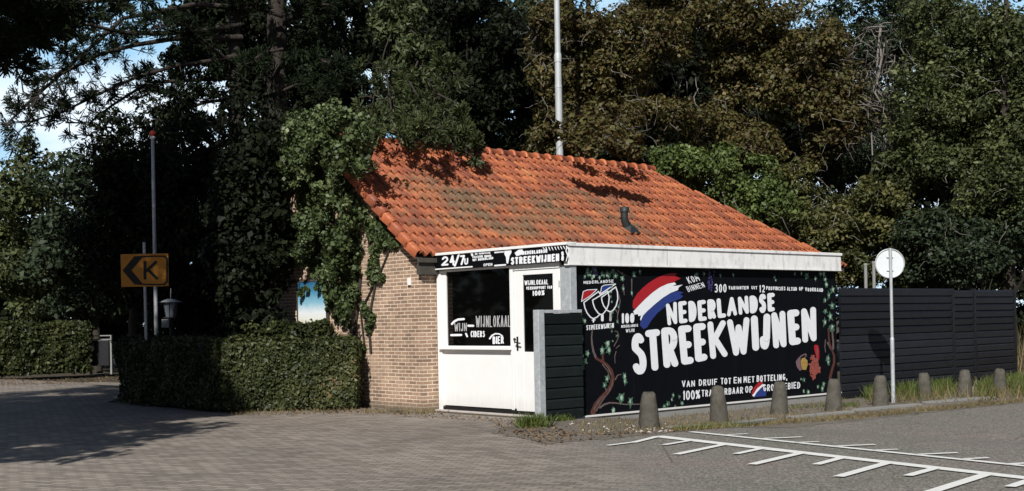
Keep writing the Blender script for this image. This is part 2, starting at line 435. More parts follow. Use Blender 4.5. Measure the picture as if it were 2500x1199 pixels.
MAT['grape'] = paint('painted_grape', (0.045, 0.035, 0.13), 0.6, 0.5, 40)
MAT['gold'] = paint('painted_gold', (0.34, 0.22, 0.06), 0.6, 0.4, 30)
MAT['mauve'] = paint('painted_mauve', (0.16, 0.10, 0.12), 0.6, 0.4, 30)
MAT['rust'] = paint('painted_rust', (0.28, 0.07, 0.055), 0.6, 0.5, 30, dirt=((0.10, 0.02, 0.02), 22, 0.5))
MAT['galv'] = paint('galvanised_steel', (0.42, 0.45, 0.47), 0.5, 0.22, 14, metal=0.25, dirt=((0.60, 0.63, 0.65), 10, 0.52))
MAT['steel'] = paint('grey_steel_pole', (0.46, 0.48, 0.49), 0.45, 0.15, 8, metal=0.3)
MAT['mast'] = paint('pale_grey_mast', (0.44, 0.47, 0.48), 0.5, 0.12, 3, metal=0.1)
MAT['slat_green'] = paint('dark_green_board', (0.0085, 0.0125, 0.0120), 0.5, 0.25, 8, spec=0.2)
MAT['slat_dark'] = paint('anthracite_board', (0.0105, 0.0112, 0.0148), 0.38, 0.3, 6, spec=0.45)
def per_board(m, lo, hi):
    t = m.node_tree; b = t.nodes['Principled BSDF']
    src = b.inputs['Base Color'].links[0].from_socket
    g = N(t, 'ShaderNodeNewGeometry').outputs['Random Per Island']
    r = ramp(t, [(0.0, lo), (1.0, hi)]); t.links.new(g, r.inputs['Fac'])
    t.links.new(mixc(t, 1.0, src, r.outputs['Color'], 'MULTIPLY'), b.inputs['Base Color'])
    rr = N(t, 'ShaderNodeMapRange'); rr.inputs['To Min'].default_value = .34; rr.inputs['To Max'].default_value = .55
    t.links.new(g, rr.inputs['Value']); t.links.new(rr.outputs[0], b.inputs['Roughness'])
per_board(MAT['slat_green'], 0.65, 1.3); per_board(MAT['slat_dark'], 0.6, 1.35)
MAT['concrete'] = paint('rough_concrete', (0.100, 0.094, 0.080), 0.95, 0.35, 5, 0.8, 55, spec=0.1, dirt=((0.055, 0.050, 0.034), 7, 0.50))
MAT['plinth'] = paint('grey_plinth', (0.24, 0.24, 0.23), 0.9, 0.15, 6, 0.3, 40, dirt=((0.13, 0.12, 0.09), 6, 0.56))
MAT['threshold'] = paint('pale_threshold', (0.42, 0.38, 0.35), 0.9, 0.12, 6, 0.3, 50)
MAT['wood_grey'] = paint('weathered_timber', (0.060, 0.054, 0.045), 0.85, 0.3, 10, 0.4, 30)
MAT['under_tile'] = paint('roof_underlay', (0.03, 0.016, 0.011), 0.9, 0.2, 5)
MAT['vent'] = paint('dull_lead_pipe', (0.022, 0.026, 0.028), 0.55, 0.3, 14)
MAT['line'] = paint('road_line_paint', (0.72, 0.72, 0.69), 0.75, 0.08, 20, 0.3, 90, dirt=((0.36, 0.35, 0.32), 38, 0.56))
MAT['sign_back'] = paint('grey_sign_back', (0.60, 0.64, 0.66), 0.45, 0.05, 6)
MAT['sign_yellow'] = paint('yellow_orange_sign', (0.60, 0.24, 0.022), 0.5, 0.10, 8)
MAT['sign_black'] = paint('black_sign_print', (0.008, 0.008, 0.008), 0.5, 0.2, 8)
MAT['ball_red'] = paint('red_finial', (0.40, 0.03, 0.02), 0.4, 0.1, 8)
MAT['bark'] = paint('dark_pine_bark', (0.034, 0.027, 0.022), 0.95, 0.5, 7, 1.0, 14, stretch=(1, 1, 0.25))
MAT['bark_pale'] = paint('dead_wood', (0.17, 0.155, 0.14), 0.9, 0.3, 12)
MAT['bark_brown'] = paint('brown_bark', (0.036, 0.030, 0.022), 0.95, 0.4, 9, 0.8, 18, stretch=(1, 1, 0.3))
MAT['hedge_core'] = paint('hedge_core_fill', (0.012, 0.013, 0.006), 0.95, 0.4, 10)
m, t, b = nodes('dark_window_glass')
b.inputs['Base Color'].default_value = (0.002, 0.002, 0.002, 1); b.inputs['Roughness'].default_value = 0.03; b.inputs['Specular IOR Level'].default_value = 0.25
MAT['glass'] = m
m, t, b = nodes('frosted_lamp_pane')
b.inputs['Base Color'].default_value = (0.10, 0.115, 0.14, 1); b.inputs['Roughness'].default_value = 0.3
MAT['lamp_pane'] = m

LEAF = {
 'chestnut': leafmat('chestnut_leaves', [(0.0, (0.016, 0.014, 0.006)), (0.22, (0.046, 0.034, 0.014)), (0.42, (0.092, 0.064, 0.022)), (0.6, (0.072, 0.078, 0.024)), (0.8, (0.125, 0.110, 0.036)), (0.92, (0.18, 0.115, 0.042)), (1.0, (0.24, 0.20, 0.10))]),
 'green': leafmat('green_leaves', [(0.0, (0.013, 0.018, 0.007)), (0.35, (0.044, 0.056, 0.019)), (0.7, (0.092, 0.110, 0.038)), (1.0, (0.20, 0.215, 0.09))]),
 'olive': leafmat('olive_leaves', [(0.0, (0.018, 0.020, 0.008)), (0.35, (0.056, 0.062, 0.020)), (0.7, (0.115, 0.115, 0.036)), (0.92, (0.19, 0.16, 0.06)), (1.0, (0.30, 0.25, 0.13))]),
 'bluegreen': leafmat('blue_green_leaves', [(0.0, (0.010, 0.016, 0.009)), (0.4, (0.024, 0.038, 0.017)), (0.75, (0.042, 0.062, 0.030)), (1.0, (0.075, 0.095, 0.050))]),
 'fresh': leafmat('fresh_green_leaves', [(0.0, (0.022, 0.034, 0.009)), (0.4, (0.072, 0.104, 0.026)), (0.75, (0.125, 0.168, 0.046)), (1.0, (0.24, 0.28, 0.11))]),
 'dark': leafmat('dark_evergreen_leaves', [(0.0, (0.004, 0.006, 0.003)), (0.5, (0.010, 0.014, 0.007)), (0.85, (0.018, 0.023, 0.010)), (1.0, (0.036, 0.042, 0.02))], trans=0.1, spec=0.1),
 'ivy': leafmat('ivy_leaves', [(0.0, (0.016, 0.028, 0.010)), (0.4, (0.050, 0.072, 0.024)), (0.75, (0.100, 0.132, 0.050)), (0.92, (0.19, 0.22, 0.105)), (1.0, (0.32, 0.35, 0.22))], rough=0.5, trans=0.15, spec=0.3),  # palest stops paint in the glint of sun on the leaves
 'hedge': leafmat('hedge_leaves', [(0.0, (0.010, 0.014, 0.005)), (0.4, (0.032, 0.042, 0.013)), (0.75, (0.066, 0.076, 0.024)), (0.93, (0.135, 0.135, 0.058)), (1.0, (0.15, 0.095, 0.045))], rough=0.5, trans=0.15, spec=0.25),
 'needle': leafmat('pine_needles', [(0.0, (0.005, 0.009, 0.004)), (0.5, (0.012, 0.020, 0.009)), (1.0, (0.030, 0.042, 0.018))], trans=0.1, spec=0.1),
 'needle_lit': leafmat('sunlit_pine_needles', [(0.0, (0.014, 0.020, 0.008)), (0.5, (0.045, 0.060, 0.020)), (1.0, (0.10, 0.125, 0.05))], trans=0.15),  # brighter copy of the needles, with the sunlight put into the colour
 'grass': leafmat('green_grass', [(0.0, (0.040, 0.065, 0.014)), (0.5, (0.085, 0.12, 0.026)), (1.0, (0.18, 0.19, 0.06))], trans=0.3),
 'straw': leafmat('dry_grass', [(0.0, (0.075, 0.060, 0.026)), (0.5, (0.17, 0.135, 0.06)), (1.0, (0.32, 0.26, 0.13))], trans=0.2),
 'litter': leafmat('fallen_brown_leaves', [(0.0, (0.055, 0.035, 0.017)), (0.5, (0.14, 0.09, 0.045)), (1.0, (0.30, 0.21, 0.12))], trans=0.0),
}

# ------------------------------------------------------------------ foliage builders (numpy)
def quads_mesh(name, V):
    """V: (n, 4, 3) separate quads -> mesh."""
    n = len(V)
    me = bpy.data.meshes.new(name)
    me.vertices.add(n * 4); me.loops.add(n * 4); me.polygons.add(n)
    me.vertices.foreach_set('co', np.ascontiguousarray(V, dtype=np.float32).ravel())
    me.loops.foreach_set('vertex_index', np.arange(n * 4, dtype=np.int32))
    me.polygons.foreach_set('loop_start', np.arange(0, n * 4, 4, dtype=np.int32))
    me.polygons.foreach_set('loop_total', np.full(n, 4, dtype=np.int32))
    me.update(calc_edges=True)
    return me
def unit(a):
    return a / np.maximum(1e-9, np.linalg.norm(a, axis=1, keepdims=True))
def leaf_quads(rng, pts, nrm, size, aspect=0.62, rough=0.8):
    """diamond leaves at pts, facing roughly nrm."""
    n = len(pts)
    nn = unit(nrm + rng.normal(0, rough, (n, 3)))
    d = rng.normal(0, 1, (n, 3)); d[:, 2] -= 0.4
    d = unit(d - nn * (d * nn).sum(1, keepdims=True))
    s = np.cross(nn, d)
    L = (size * np.clip(rng.lognormal(-.06, .30, n), .4, 1.75))[:, None]
    W = L * aspect * rng.uniform(0.7, 1.2, n)[:, None]
    fold = nn * L * 0.10
    a = pts - d * L * 0.5; c = pts + d * L * 0.5
    b = pts + s * W * 0.5 + fold - d * L * 0.08; e = pts - s * W * 0.5 + fold - d * L * 0.08
    return np.stack([a, b, c, e], axis=1)
def blob_leaves(rng, cl, per, size, up=0.5, aspect=0.62, rough=0.8, flat=0.75):
    """cl: (m, 4) clump centres and radii -> leaf quads on and in the clumps."""
    c = np.repeat(cl, per, axis=0)
    n = len(c)
    d = unit(rng.normal(0, 1, (n, 3)))
    r = c[:, 3:4] * rng.uniform(0.25, 1.0, (n, 1)) ** 0.55
    off = d * r; off[:, 2] *= flat
    nrm = d.copy(); nrm[:, 2] += up
    return leaf_quads(rng, c[:, :3] + off, nrm, size, aspect, rough)
def needle_quads(rng, pts, axis, per, length, width, spread=1.0):
    c = np.repeat(pts, per, axis=0); ax = np.repeat(axis, per, axis=0)
    n = len(c)
    d = unit(rng.normal(0, spread, (n, 3)) + ax)
    s = unit(np.cross(d, rng.normal(0, 1, (n, 3))))
    L = (length * rng.uniform(0.6, 1.2, n))[:, None]; W = width * rng.uniform(0.7, 1.3, n)[:, None]
    p0 = c + d * L * 0.05
    return np.stack([p0 - s * W * 0.3, p0 + s * W * 0.3, c + d * L + s * W * 0.5, c + d * L - s * W * 0.5], axis=1)
def ellipsoid_clumps(rng, cen, rad, n, r0, r1, rmin=0.35, zmin=0.2, lump=0.25):
    d = unit(rng.normal(0, 1, (n, 3)))
    ph = rng.uniform(0, 6.28, 3)
    bump = 1 + lump * (np.sin(d[:, 0] * 4 + ph[0]) * np.sin(d[:, 1] * 4 + ph[1]) + 0.6 * np.sin(d[:, 2] * 6 + ph[2]))
    r = rng.uniform(rmin ** 2, 1, n) ** 0.5 * bump
    p = np.array(cen)[None] + d * r[:, None] * np.array(rad)[None]
    cl = np.concatenate([p, rng.uniform(r0, r1, (n, 1))], axis=1)
    return cl[cl[:, 2] > zmin]
def limb_path(rng, a, b, sag=0.0, n=5, wob=0.12):
    a, b = np.array(a, float), np.array(b, float)
    L = np.linalg.norm(b - a)
    out = []
    for i in range(n):
        t = i / (n - 1)
        p = a + (b - a) * t
        p[2] -= sag * math.sin(math.pi * t) * L
        if 0 < i < n - 1: p += rng.normal(0, wob * L / n, 3)
        out.append(tuple(p))
    return out
def make_tree(name, label, cat, seed, base, trunk_r, trunk_top, cl, leafkey, per, size, group=None, bark='bark_brown', limbs=7, up=0.5, rough=0.8, aspect=0.62, lean=(0, 0), twigs=0):
    rng = np.random.default_rng(seed)
    root = thing(name, label, cat, (base[0], base[1], gz(base[0], base[1]) if base[1] < 30 else 0), 0, group)
    bz = root.location.z
    off = np.array([base[0], base[1], bz])
    mb = MB()
    top = np.array([base[0] + lean[0], base[1] + lean[1], trunk_top])
    path = limb_path(rng, off - [0, 0, 0.1], top, 0, 7, 0.05)
    mb.tube([Vector(p) - Vector(off) for p in path], [trunk_r * (1 - 0.75 * i / 6) * (1.25 if i == 0 else 1) for i in range(7)], 9)
    for k in rng.choice(len(cl), min(limbs, len(cl)), replace=False):
        i = max(1, min(5, int(6 * (cl[k, 2] - bz - 1.2) / max(.5, trunk_top - bz))))
        p = limb_path(rng, path[i], cl[k, :3], -0.05, 5, 0.15)
        r0 = trunk_r * 0.4 * (1 - 0.1 * i)
        mb.tube([Vector(q) - Vector(off) for q in p], [r0 * (1 - 0.2 * j) for j in range(5)], 6)
    mb.build('trunk', MAT[bark], root)
    if twigs:
        tw = MB()
        for k in range(twigs):                                     # thin crooked twigs among the leaves
            c_ = cl[rng.integers(0, len(cl))]
            p = c_[:3] + rng.normal(0, .25, 3) - off
            d = rng.normal(0, 1, 3); d[1] -= .4; d[2] -= .35; d /= np.linalg.norm(d)
            pts = [p]
            for q in range(5):
                d = d + rng.normal(0, .35, 3) + np.array([0, 0, -.12]); d /= np.linalg.norm(d)
                pts.append(pts[-1] + d * rng.uniform(.10, .22))
            tw.tube(pts, [.011 - .0014 * q for q in range(6)], 4, False)
        tw.build('twigs', MAT['bark_pale'], root)
    c2 = cl.copy(); c2[:, :3] -= off
    V = blob_leaves(rng, c2, per, size, up, aspect, rough)
    link('crown', quads_mesh('crown', V), LEAF[leafkey], root)
    return root
def crown_px(rng, px, py, rx, ry, Y, depth, n, r0, r1, rmin=0.35, lump=0.25, zmin=0.2):
    c = P(px, py, Y); k = Y / FPX
    return ellipsoid_clumps(rng, c, (rx * k, depth, ry * k), n, r0, r1, rmin, zmin, lump)
def base_at(px, Y):
    return (ray(px, 800)[0] * Y, Y)

#@@GROUND
# ------------------------------------------------------------------ ground, yard, road, verge, lines
def ragged(pts, k0, k1, amp, seed=3):
    """the stretch of outline between corners k0 and k1 worn into an uneven edge."""
    rn = random.Random(seed); out = []
    for i, p in enumerate(pts):
        out.append(p)
        if k0 <= i < k1:
            q = pts[i + 1]; L = math.dist(p, q); n = int(L / .12)
            for j in range(1, n):
                out.append((p[0] + (q[0] - p[0]) * j / n + rn.uniform(-amp, amp), p[1] + (q[1] - p[1]) * j / n + rn.uniform(-amp, amp)))
    return out
def sheet(name, pts, lift, mat, parent=None, kind=None):
    bm = bmesh.new()
    vs = [bm.verts.new((p[0], p[1], 0)) for p in pts]
    bm.faces.new(vs)
    for k in range(12):
        x = 0.2 + 0.2 * k
        co = to_world(x, 0)
        geom = bm.verts[:] + bm.edges[:] + bm.faces[:]
        bmesh.ops.bisect_plane(bm, geom=geom, plane_co=(co.x, co.y, 0), plane_no=(MX, MY, 0))
    for v in bm.verts: v.co.z = gz(v.co.x, v.co.y) + lift
    bmesh.ops.recalc_face_normals(bm, faces=bm.faces)
    if bm.faces and sum(f.normal.z for f in bm.faces) < 0: bmesh.ops.reverse_faces(bm, faces=bm.faces)
    me = bpy.data.meshes.new(name); bm.to_mesh(me); bm.free()
    o = link(name, me, mat, parent)
    if kind: o['kind'] = kind
    return o
MAT['soil'] = soilmat('woodland_soil', (0.03, 0.024, 0.014), (0.055, 0.043, 0.024), (0.085, 0.066, 0.038))
MAT['verge'] = soilmat('gritty_verge', (0.115, 0.10, 0.075), (0.17, 0.148, 0.122), (0.205, 0.183, 0.155))
def L2(x, y): 
    v = to_world(x, y); return (v.x, v.y)
g = sheet('ground', [(-300, -60), (300, -60), (300, 600), (-300, 600)], -0.012, MAT['soil'], kind='structure')
e1 = gp(1200, 1055); e2 = gp(1330, 1082); e3 = gp(1500, 1068); e4 = gp(1690, 1051); e5 = gp(2000, 1036); e6 = gp(2500, 982)
dv = (e6 - e5).normalized()
e7 = e6 + dv * 60
k1 = gp(1440, 1086); k2 = gp(1560, 1199)
dk = (k2 - k1).normalized(); k3 = k2 + dk * 40
EDGE_N = (-dk.y, dk.x) if -dk.y > 0 else (dk.y, -dk.x)
EDGE_D = EDGE_N[0] * k1.x + EDGE_N[1] * k1.y
MAT['surface'] = surfacemat()
yard = sheet('paved_yard', [(-60, -40), (k3.x, k3.y), (k2.x, k2.y), (k1.x, k1.y), (e2.x, e2.y), (e1.x, e1.y), L2(-0.35, -3.1), L2(-0.12, -2.9), L2(-0.12, -0.1), L2(-0.12, 1.3), (-4.9, 21.0), (-8.2, 24.4), (-9.4, 33.5), (-12.3, 36.6), (-16, 36.9), (-60, 38)], 0.0, MAT['surface'], kind='structure')
road = sheet('road', [(k1.x, k1.y), (k2.x, k2.y), (k3.x, k3.y), (70, -40), (70, e7.y), (e7.x, e7.y), (e6.x, e6.y), (e5.x, e5.y), (e4.x, e4.y), (e3.x, e3.y), (e2.x, e2.y)], 0.0005, MAT['surface'], kind='structure')
vergeo = sheet('verge', ragged([L2(0.2, -2.9), (e1.x - 0.1, e1.y + 0.15), (e2.x, e2.y - 0.12), (e3.x, e3.y - 0.10), (e4.x, e4.y - 0.06), (e5.x, e5.y - 0.06), (e6.x, e6.y - 0.08), (e7.x, e7.y), L2(70, -2), L2(7.6, -2.9)], 0, 6, .07), 0.004, MAT['verge'], kind='structure')

def strip_px(mb, a, b, wpx_a, wpx_b, lift):
    """painted line between two photo points, widths in metres on the ground."""
    A, Bv = gp(*a), gp(*b)
    d = (Bv - A); d.z = 0; d.normalize(); s = Vector((-d.y, d.x, 0))
    n = max(2, int((Bv - A).length / 0.25))
    vs = []
    for i in range(n + 1):
        p = A.lerp(Bv, i / n); w = wpx_a + (wpx_b - wpx_a) * i / n
        for q in (p - s * w / 2, p + s * w / 2):
            vs.append((q.x, q.y, gz(q.x, q.y) + lift))
    mb.add(vs, [(2 * i, 2 * i + 1, 2 * i + 3, 2 * i + 2) for i in range(n)])
mb = MB()
strip_px(mb, (1604, 1067), (2560, 1176), 0.19, 0.17, 0.012)
strip_px(mb, (1686, 1056), (2560, 1146), 0.10, 0.10, 0.012)
ticks = [((1606, 1068), (1545, 1083), .075), ((1548, 1082), (1484, 1090), .06), ((1686, 1078), (1620, 1089), .07), ((1770, 1087), (1651, 1112), .085), ((1862, 1097), (1796, 1111), .075),
         ((1959, 1108), (1836, 1137), .09), ((2060, 1119), (1992, 1137), .08), ((2170, 1132), (2047, 1167), .09), ((2284, 1146), (2216, 1165), .08), ((2412, 1160), (2270, 1205), .095), ((2520, 1174), (2465, 1192), .08),
         ((1776, 1064), (1826, 1061.5), .05), ((1865, 1073), (1958, 1069), .06), ((1940, 1083), (2000, 1081), .05), ((2040, 1092), (2137, 1088), .06), ((2130, 1102), (2192, 1099.5), .05),
         ((2238, 1112.5), (2338, 1108), .06), ((2350, 1124), (2414, 1120.5), .06), ((2460, 1136), (2560, 1131), .07)]
for i, (a, b, w) in enumerate(ticks):
    strip_px(mb, a, b, w * 1.25, w * 1.2, 0.014 + 0.0006 * (i % 3))
tag(mb.build('road_marking', MAT['line']), kind='structure')
# flat concrete edging that shows in pieces between the bollards
mb = MB()
for (a, b) in (((1640, 1047), (1735, 1042)), ((1770, 1040), (1890, 1026)), ((1930, 1022), (2075, 1008)), ((2090, 1004), (2240, 990)), ((2262, 985), (2420, 972))):
    A, Bv = gp(*a), gp(*b)
    d = (Bv - A).normalized(); s = Vector((-d.y, d.x, 0)) * 0.09
    zb = min(gz(A.x, A.y), gz(Bv.x, Bv.y))
    v = [A - s, Bv - s, Bv + s, A + s]
    mb.add([(p.x, p.y, gz(p.x, p.y) + 0.002) for p in v] + [(p.x, p.y, gz(p.x, p.y) + 0.035) for p in v], [(4, 5, 6, 7), (0, 1, 5, 4), (1, 2, 6, 5), (2, 3, 7, 6), (3, 0, 4, 7)])
tag(mb.build('kerb', MAT['plinth']), kind='structure')

#@@SHOP
# ------------------------------------------------------------------ the wine shop: brick house with a flat-roofed painted front
SHOP = thing('wine_shop', 'low brick wine shop with orange pantile roof, white shop front and black painted side wall', 'shop', (BX, BY, 0), ANG)
YM = -3.20        # painted side wall plane
XF = 0.32         # shop front plane
EA, RI = (-0.10, 2.63), (2.90, 5.00)                               # eave and ridge: (y, z)
SL = (RI[1] - EA[1]) / (RI[0] - EA[0])
XV, XR, XE = -0.18, 9.0, 12.6                                      # verge, ridge end, eave end
mb = MB()
zr = lambda y: EA[1] + (y - EA[0]) * SL - 0.10
mb.prism([(0.0, -0.3), (5.8, -0.3), (5.8, zr(0.0)), (2.9, zr(2.9)), (0.0, zr(0.0))], 0, 0.0, 0.24)
mb.box(0.24, 12.2, 0.0, 0.24, -0.3, zr(0.0) - 0.01)
mb.box(0.24, 12.2, 5.56, 5.8, -0.3, zr(0.0) - 0.01)
mb.box(11.96, 12.2, 0.24, 5.56, -0.3, zr(0.0) - 0.02)
mb.build('brick_wall', MAT['brick'], SHOP)
# underlay
mb = MB()
du = 0.035
A, Bp, Cp, D = (XV + .04, EA[0], EA[1] - du), (XE, EA[0], EA[1] - du), (XR, RI[0], RI[1] - du), (XV + .04, RI[0], RI[1] - du)
E_, F_ = (XV + .04, 5.9, EA[1] - du), (XE, 5.9, EA[1] - du)
mb.add([A, Bp, Cp, D, E_, F_], [(0, 1, 2, 3), (3, 2, 5, 4), (1, 5, 2)])
und = mb.build('roof', MAT['under_tile'], SHOP)
# pantiles: each tile is its own S-shaped piece of the roof mesh
rnd = random.Random(5)
CSL = 1 / math.sqrt(1 + SL * SL); SSL = SL * CSL
def slope_pt(x, s, h):                                             # s up the slope, h off the plane
    return (x, EA[0] + s * CSL - h * SSL, EA[1] + s * SSL + h * CSL)
SLEN = math.hypot(RI[0] - EA[0], RI[1] - EA[1])
ROWS, TW = 13, 0.178
RL = SLEN / ROWS
mb = MB()
NA = 8
def hip_x(s): return XE - (XE - XR) * s / SLEN
for j in range(ROWS):
    i = 0
    while True:
        x0 = XV + 0.03 + i * TW
        s0 = j * RL
        i += 1
        if x0 + TW * 0.55 > hip_x(s0 + RL * 0.5): break
        ja, jb, jx = rnd.uniform(-.004, .006), rnd.uniform(-.006, .006), rnd.uniform(-.006, .006)
        tilt = rnd.uniform(-.05, .05)
        vs = []
        for k in range(NA + 1):
            u = k / NA
            h = 0.040 * math.cos(2 * math.pi * (u - 0.22)) + 0.004
            xx = x0 + jx + u * (TW + 0.012)
            lo = slope_pt(xx, s0 - 0.035 + jb, h + 0.062 + ja + tilt * (u - .5) * .1)
            hi = slope_pt(xx, s0 + RL + 0.01 + jb, h + 0.008 + ja)
            lip = slope_pt(xx, s0 - 0.033 + jb, h + 0.012 + ja + tilt * (u - .5) * .1)
            vs += [lo, hi, lip]
        fs = []
        for k in range(NA):
            a, c = 3 * k, 3 * k + 3
            fs += [(a, c, c + 1, a + 1), (a + 2, c + 2, c, a)]
        mb.add(vs, fs, True)
tiles = mb.build('tile', MAT['tile'], und)
tiles.name = 'roof_tiles'
# back slope and hip as plain tiled planes just above the underlay
mb = MB()
for j in range(ROWS):
    for (s0, s1) in ((j * RL, (j + 1) * RL),):
        y0, y1 = 5.9 - s0 * CSL, 5.9 - s1 * CSL
        mb.add([(XV, y0, EA[1] + s0 * SSL + .03), (hip_x(s0), y0, EA[1] + s0 * SSL + .03), (hip_x(s1), y1, EA[1] + s1 * SSL), (XV, y1, EA[1] + s1 * SSL)], [(0, 1, 2, 3)])
        xa, xb = hip_x(s0), hip_x(s1)
        mb.add([(xa + .02, EA[0] + s0 * CSL, EA[1] + s0 * SSL + .03), (xa + .02, 5.9 - s0 * CSL, EA[1] + s0 * SSL + .03), (xb + .02, 5.9 - s1 * CSL, EA[1] + s1 * SSL), (xb + .02, EA[0] + s1 * CSL, EA[1] + s1 * SSL)], [(0, 1, 2, 3)])
mb.build('rear_tiles', MAT['tile'], und)
# verge tiles down the gable edge
mb = MB()
for j in range(ROWS):
    s0 = j * RL - 0.03 + rnd.uniform(-.006, .006); s1 = s0 + RL + 0.05
    o1, o0 = 0.075 + rnd.uniform(-.005, .005), 0.04
    prof = [(-0.035, -0.12), (-0.035, 0.0), (-0.015, 0.03), (0.03, 0.045), (0.08, 0.035), (0.125, 0.01)]
    vs = [slope_pt(XV + a, s0, h + o1) for a, h in prof] + [slope_pt(XV + a, s1, h + o0) for a, h in prof] + [slope_pt(XV + a + (.006 if a > -.03 else .02), s0 + .004, h + o1 - .02) for a, h in prof]
    n = len(prof)
    fs = [(k, k + 1, n + k + 1, n + k) for k in range(n - 1)] + [(2 * n + k, 2 * n + k + 1, k + 1, k) for k in range(n - 1)]
    mb.add(vs, fs, True)
mb.build('verge_tiles', MAT['verge_tile'], und)
mb = MB()
v = [slope_pt(XV + 0.03, 0.0, -0.06), slope_pt(XV + 0.03, SLEN, -0.06), slope_pt(XV + 0.03, SLEN, -0.085), slope_pt(XV + 0.03, 0.0, -0.085)]
v2 = [(p[0] + 0.14, p[1], p[2]) for p in v]
mb.add(v + v2, [(0, 1, 2, 3), (7, 6, 5, 4), (0, 4, 5, 1), (2, 6, 7, 3), (0, 3, 7, 4)])
mb.build('verge_board', MAT['fascia'], SHOP)
# ridge caps
mb = MB()
x = XV
while x < XR - 0.1:
    prof = [(0.125 * math.cos(a), 0.125 * math.sin(a)) for a in [math.pi * k / 8 for k in range(9)]]
    r1 = 1.16
    jz = rnd.uniform(-.006, .006)
    vs = []
    for xx, sc_ in ((x, r1), (x + 0.06, r1), (x + 0.065, 1.0), (x + 0.36, 0.97)):
        vs += [(xx, RI[0] + p * sc_, RI[1] - 0.02 + q * sc_ + jz) for p, q in prof]
    fs = [(r * 9 + k, r * 9 + k + 1, (r + 1) * 9 + k + 1, (r + 1) * 9 + k) for r in range(3) for k in range(8)]
    fs += [tuple(range(9))]
    mb.add(vs, fs, True)
    x += 0.345
mb.build('ridge_tiles', MAT['verge_tile'], und)
# eave board and dark timber at the corner
mb = MB()
mb.box(-0.10, 0.36, -0.11, -0.005, 2.30, 2.50)
mb.box(-0.16, 12.4, -0.16, -0.112, 2.50, 2.575)
mb.build('eave_board', MAT['wood_grey'], SHOP)
# vent pipe on the roof
y_, z_ = 0, 0
def on_roof(px, py):
    best = None
    d = ray(px, py)
    lo, hi = 18.0, 40.0
    for _ in range(60):
        t_ = (lo + hi) / 2
        lx, ly = to_local(d[0] * t_, t_)
        if EYE + d[2] * t_ > EA[1] + (ly - EA[0]) * SL: lo = t_
        else: hi = t_
    return lx, ly, EYE + d[2] * t_
vx, vy, vz = on_roof(1532, 566)
mb = MB()
mb.tube([(vx, vy, vz - .05), (vx - .04, vy - .01, vz + .12), (vx - .10, vy - .02, vz + .24), (vx - .11, vy - .02, vz + .30), (vx - .10, vy - .02, vz + .47)], [.085, .085, .08, .075, .075], 12)
mb.tube([(vx - .10, vy - .02, vz + .40), (vx - .10, vy - .02, vz + .50), (vx - .10, vy - .02, vz + .515)], [.095, .095, .02], 12)
vp = mb.build('vent_pipe', MAT['vent'], und)
mb = MB()
c0 = slope_pt(vx, (vy - EA[0]) / CSL, 0.10)
def fl(dx, ds, h): return slope_pt(vx + dx, (vy - EA[0]) / CSL + ds, h)
mb.add([fl(-.12, -.17, .085), fl(.22, -.17, .085), fl(.22, .16, .075), fl(-.12, .16, .075), fl(-.05, -.06, .16), (fl(.08, -.06, .16)), fl(.08, .07, .15), fl(-.05, .07, .15)],
       [(0, 1, 5, 4), (1, 2, 6, 5), (2, 3, 7, 6), (3, 0, 4, 7), (4, 5, 6, 7)])
mb.build('flashing', MAT['vent'], vp)
# small white plate on the gable corner
yy, zz = on_x(1001, 688, 0.0)
mb = MB(); mb.box(-0.035, 0.0, yy - .035, yy + .035, zz - .06, zz + .06)
mb.build('wall_plate', MAT['white'], SHOP, 0.004)

# flat roofed front: fascia, walls behind, shop front
mb = MB()
mb.box(XF + .02, 7.45, YM + .02, -0.02, 2.30, 2.60)
mb.build('flat_roof', MAT['black_trim'], SHOP)
mb = MB()
mb.box(7.30, 7.40, YM + .06, -0.02, -0.3, 2.30)
mb.build('side_wall', MAT['black_board'], SHOP)
FO = 0.10                                                          # fascia overhang
mb = MB()
mb.box(XF - 0.06, 7.47, YM - FO, YM - FO + .10, 2.335, 2.60)
mb.box(XF - 0.075, 7.485, YM - FO - .022, YM - FO + .10, 2.602, 2.652)
mb.box(XF - 0.06, 7.47, YM - FO - .012, YM - FO + .10, 2.312, 2.333)
mb.box(7.372, 7.47, YM - FO + .102, -0.2, 2.312, 2.652)
mb.build('fascia', MAT['fascia'], SHOP, 0.004)
mb = MB()
for q in (0.31,):
    xs = XF - .06 + q * 7.2
    mb.box(xs, xs + .006, YM - FO - .002, YM - FO + .02, 2.336, 2.599)
mb.build('fascia_joint', MAT['wood_grey'], SHOP)
# painted side panel with plinth and white base strip
mb = MB()
mb.box(0.442, 7.43, YM, YM + .05, 0.025, 2.312)
MUR = mb.build('mural_panel', MAT['black_board'], SHOP)
mb = MB()
for xs in (1.75, 3.05, 4.35, 5.62, 6.85):
    mb.box(xs, xs + .006, YM - .0012, YM + .01, 0.03, 2.31)
mb.build('seam', MAT['panel_seam'], MUR)
mb = MB(); mb.box(0.30, 7.50, YM - .045, YM + .05, -0.005, 0.022)
mb.build('base_strip', MAT['white'], SHOP, 0.003)
mb = MB(); mb.box(0.40, 7.52, YM - .02, YM + .05, -0.4, -0.007)
mb.build('plinth', MAT['plinth'], SHOP)
# corner post, galvanised
mb = MB(); mb.box(XF - .015, 0.44, -3.285, -3.060, -0.1, 2.325)
mb.build('corner_post', MAT['galv'], SHOP, 0.008)

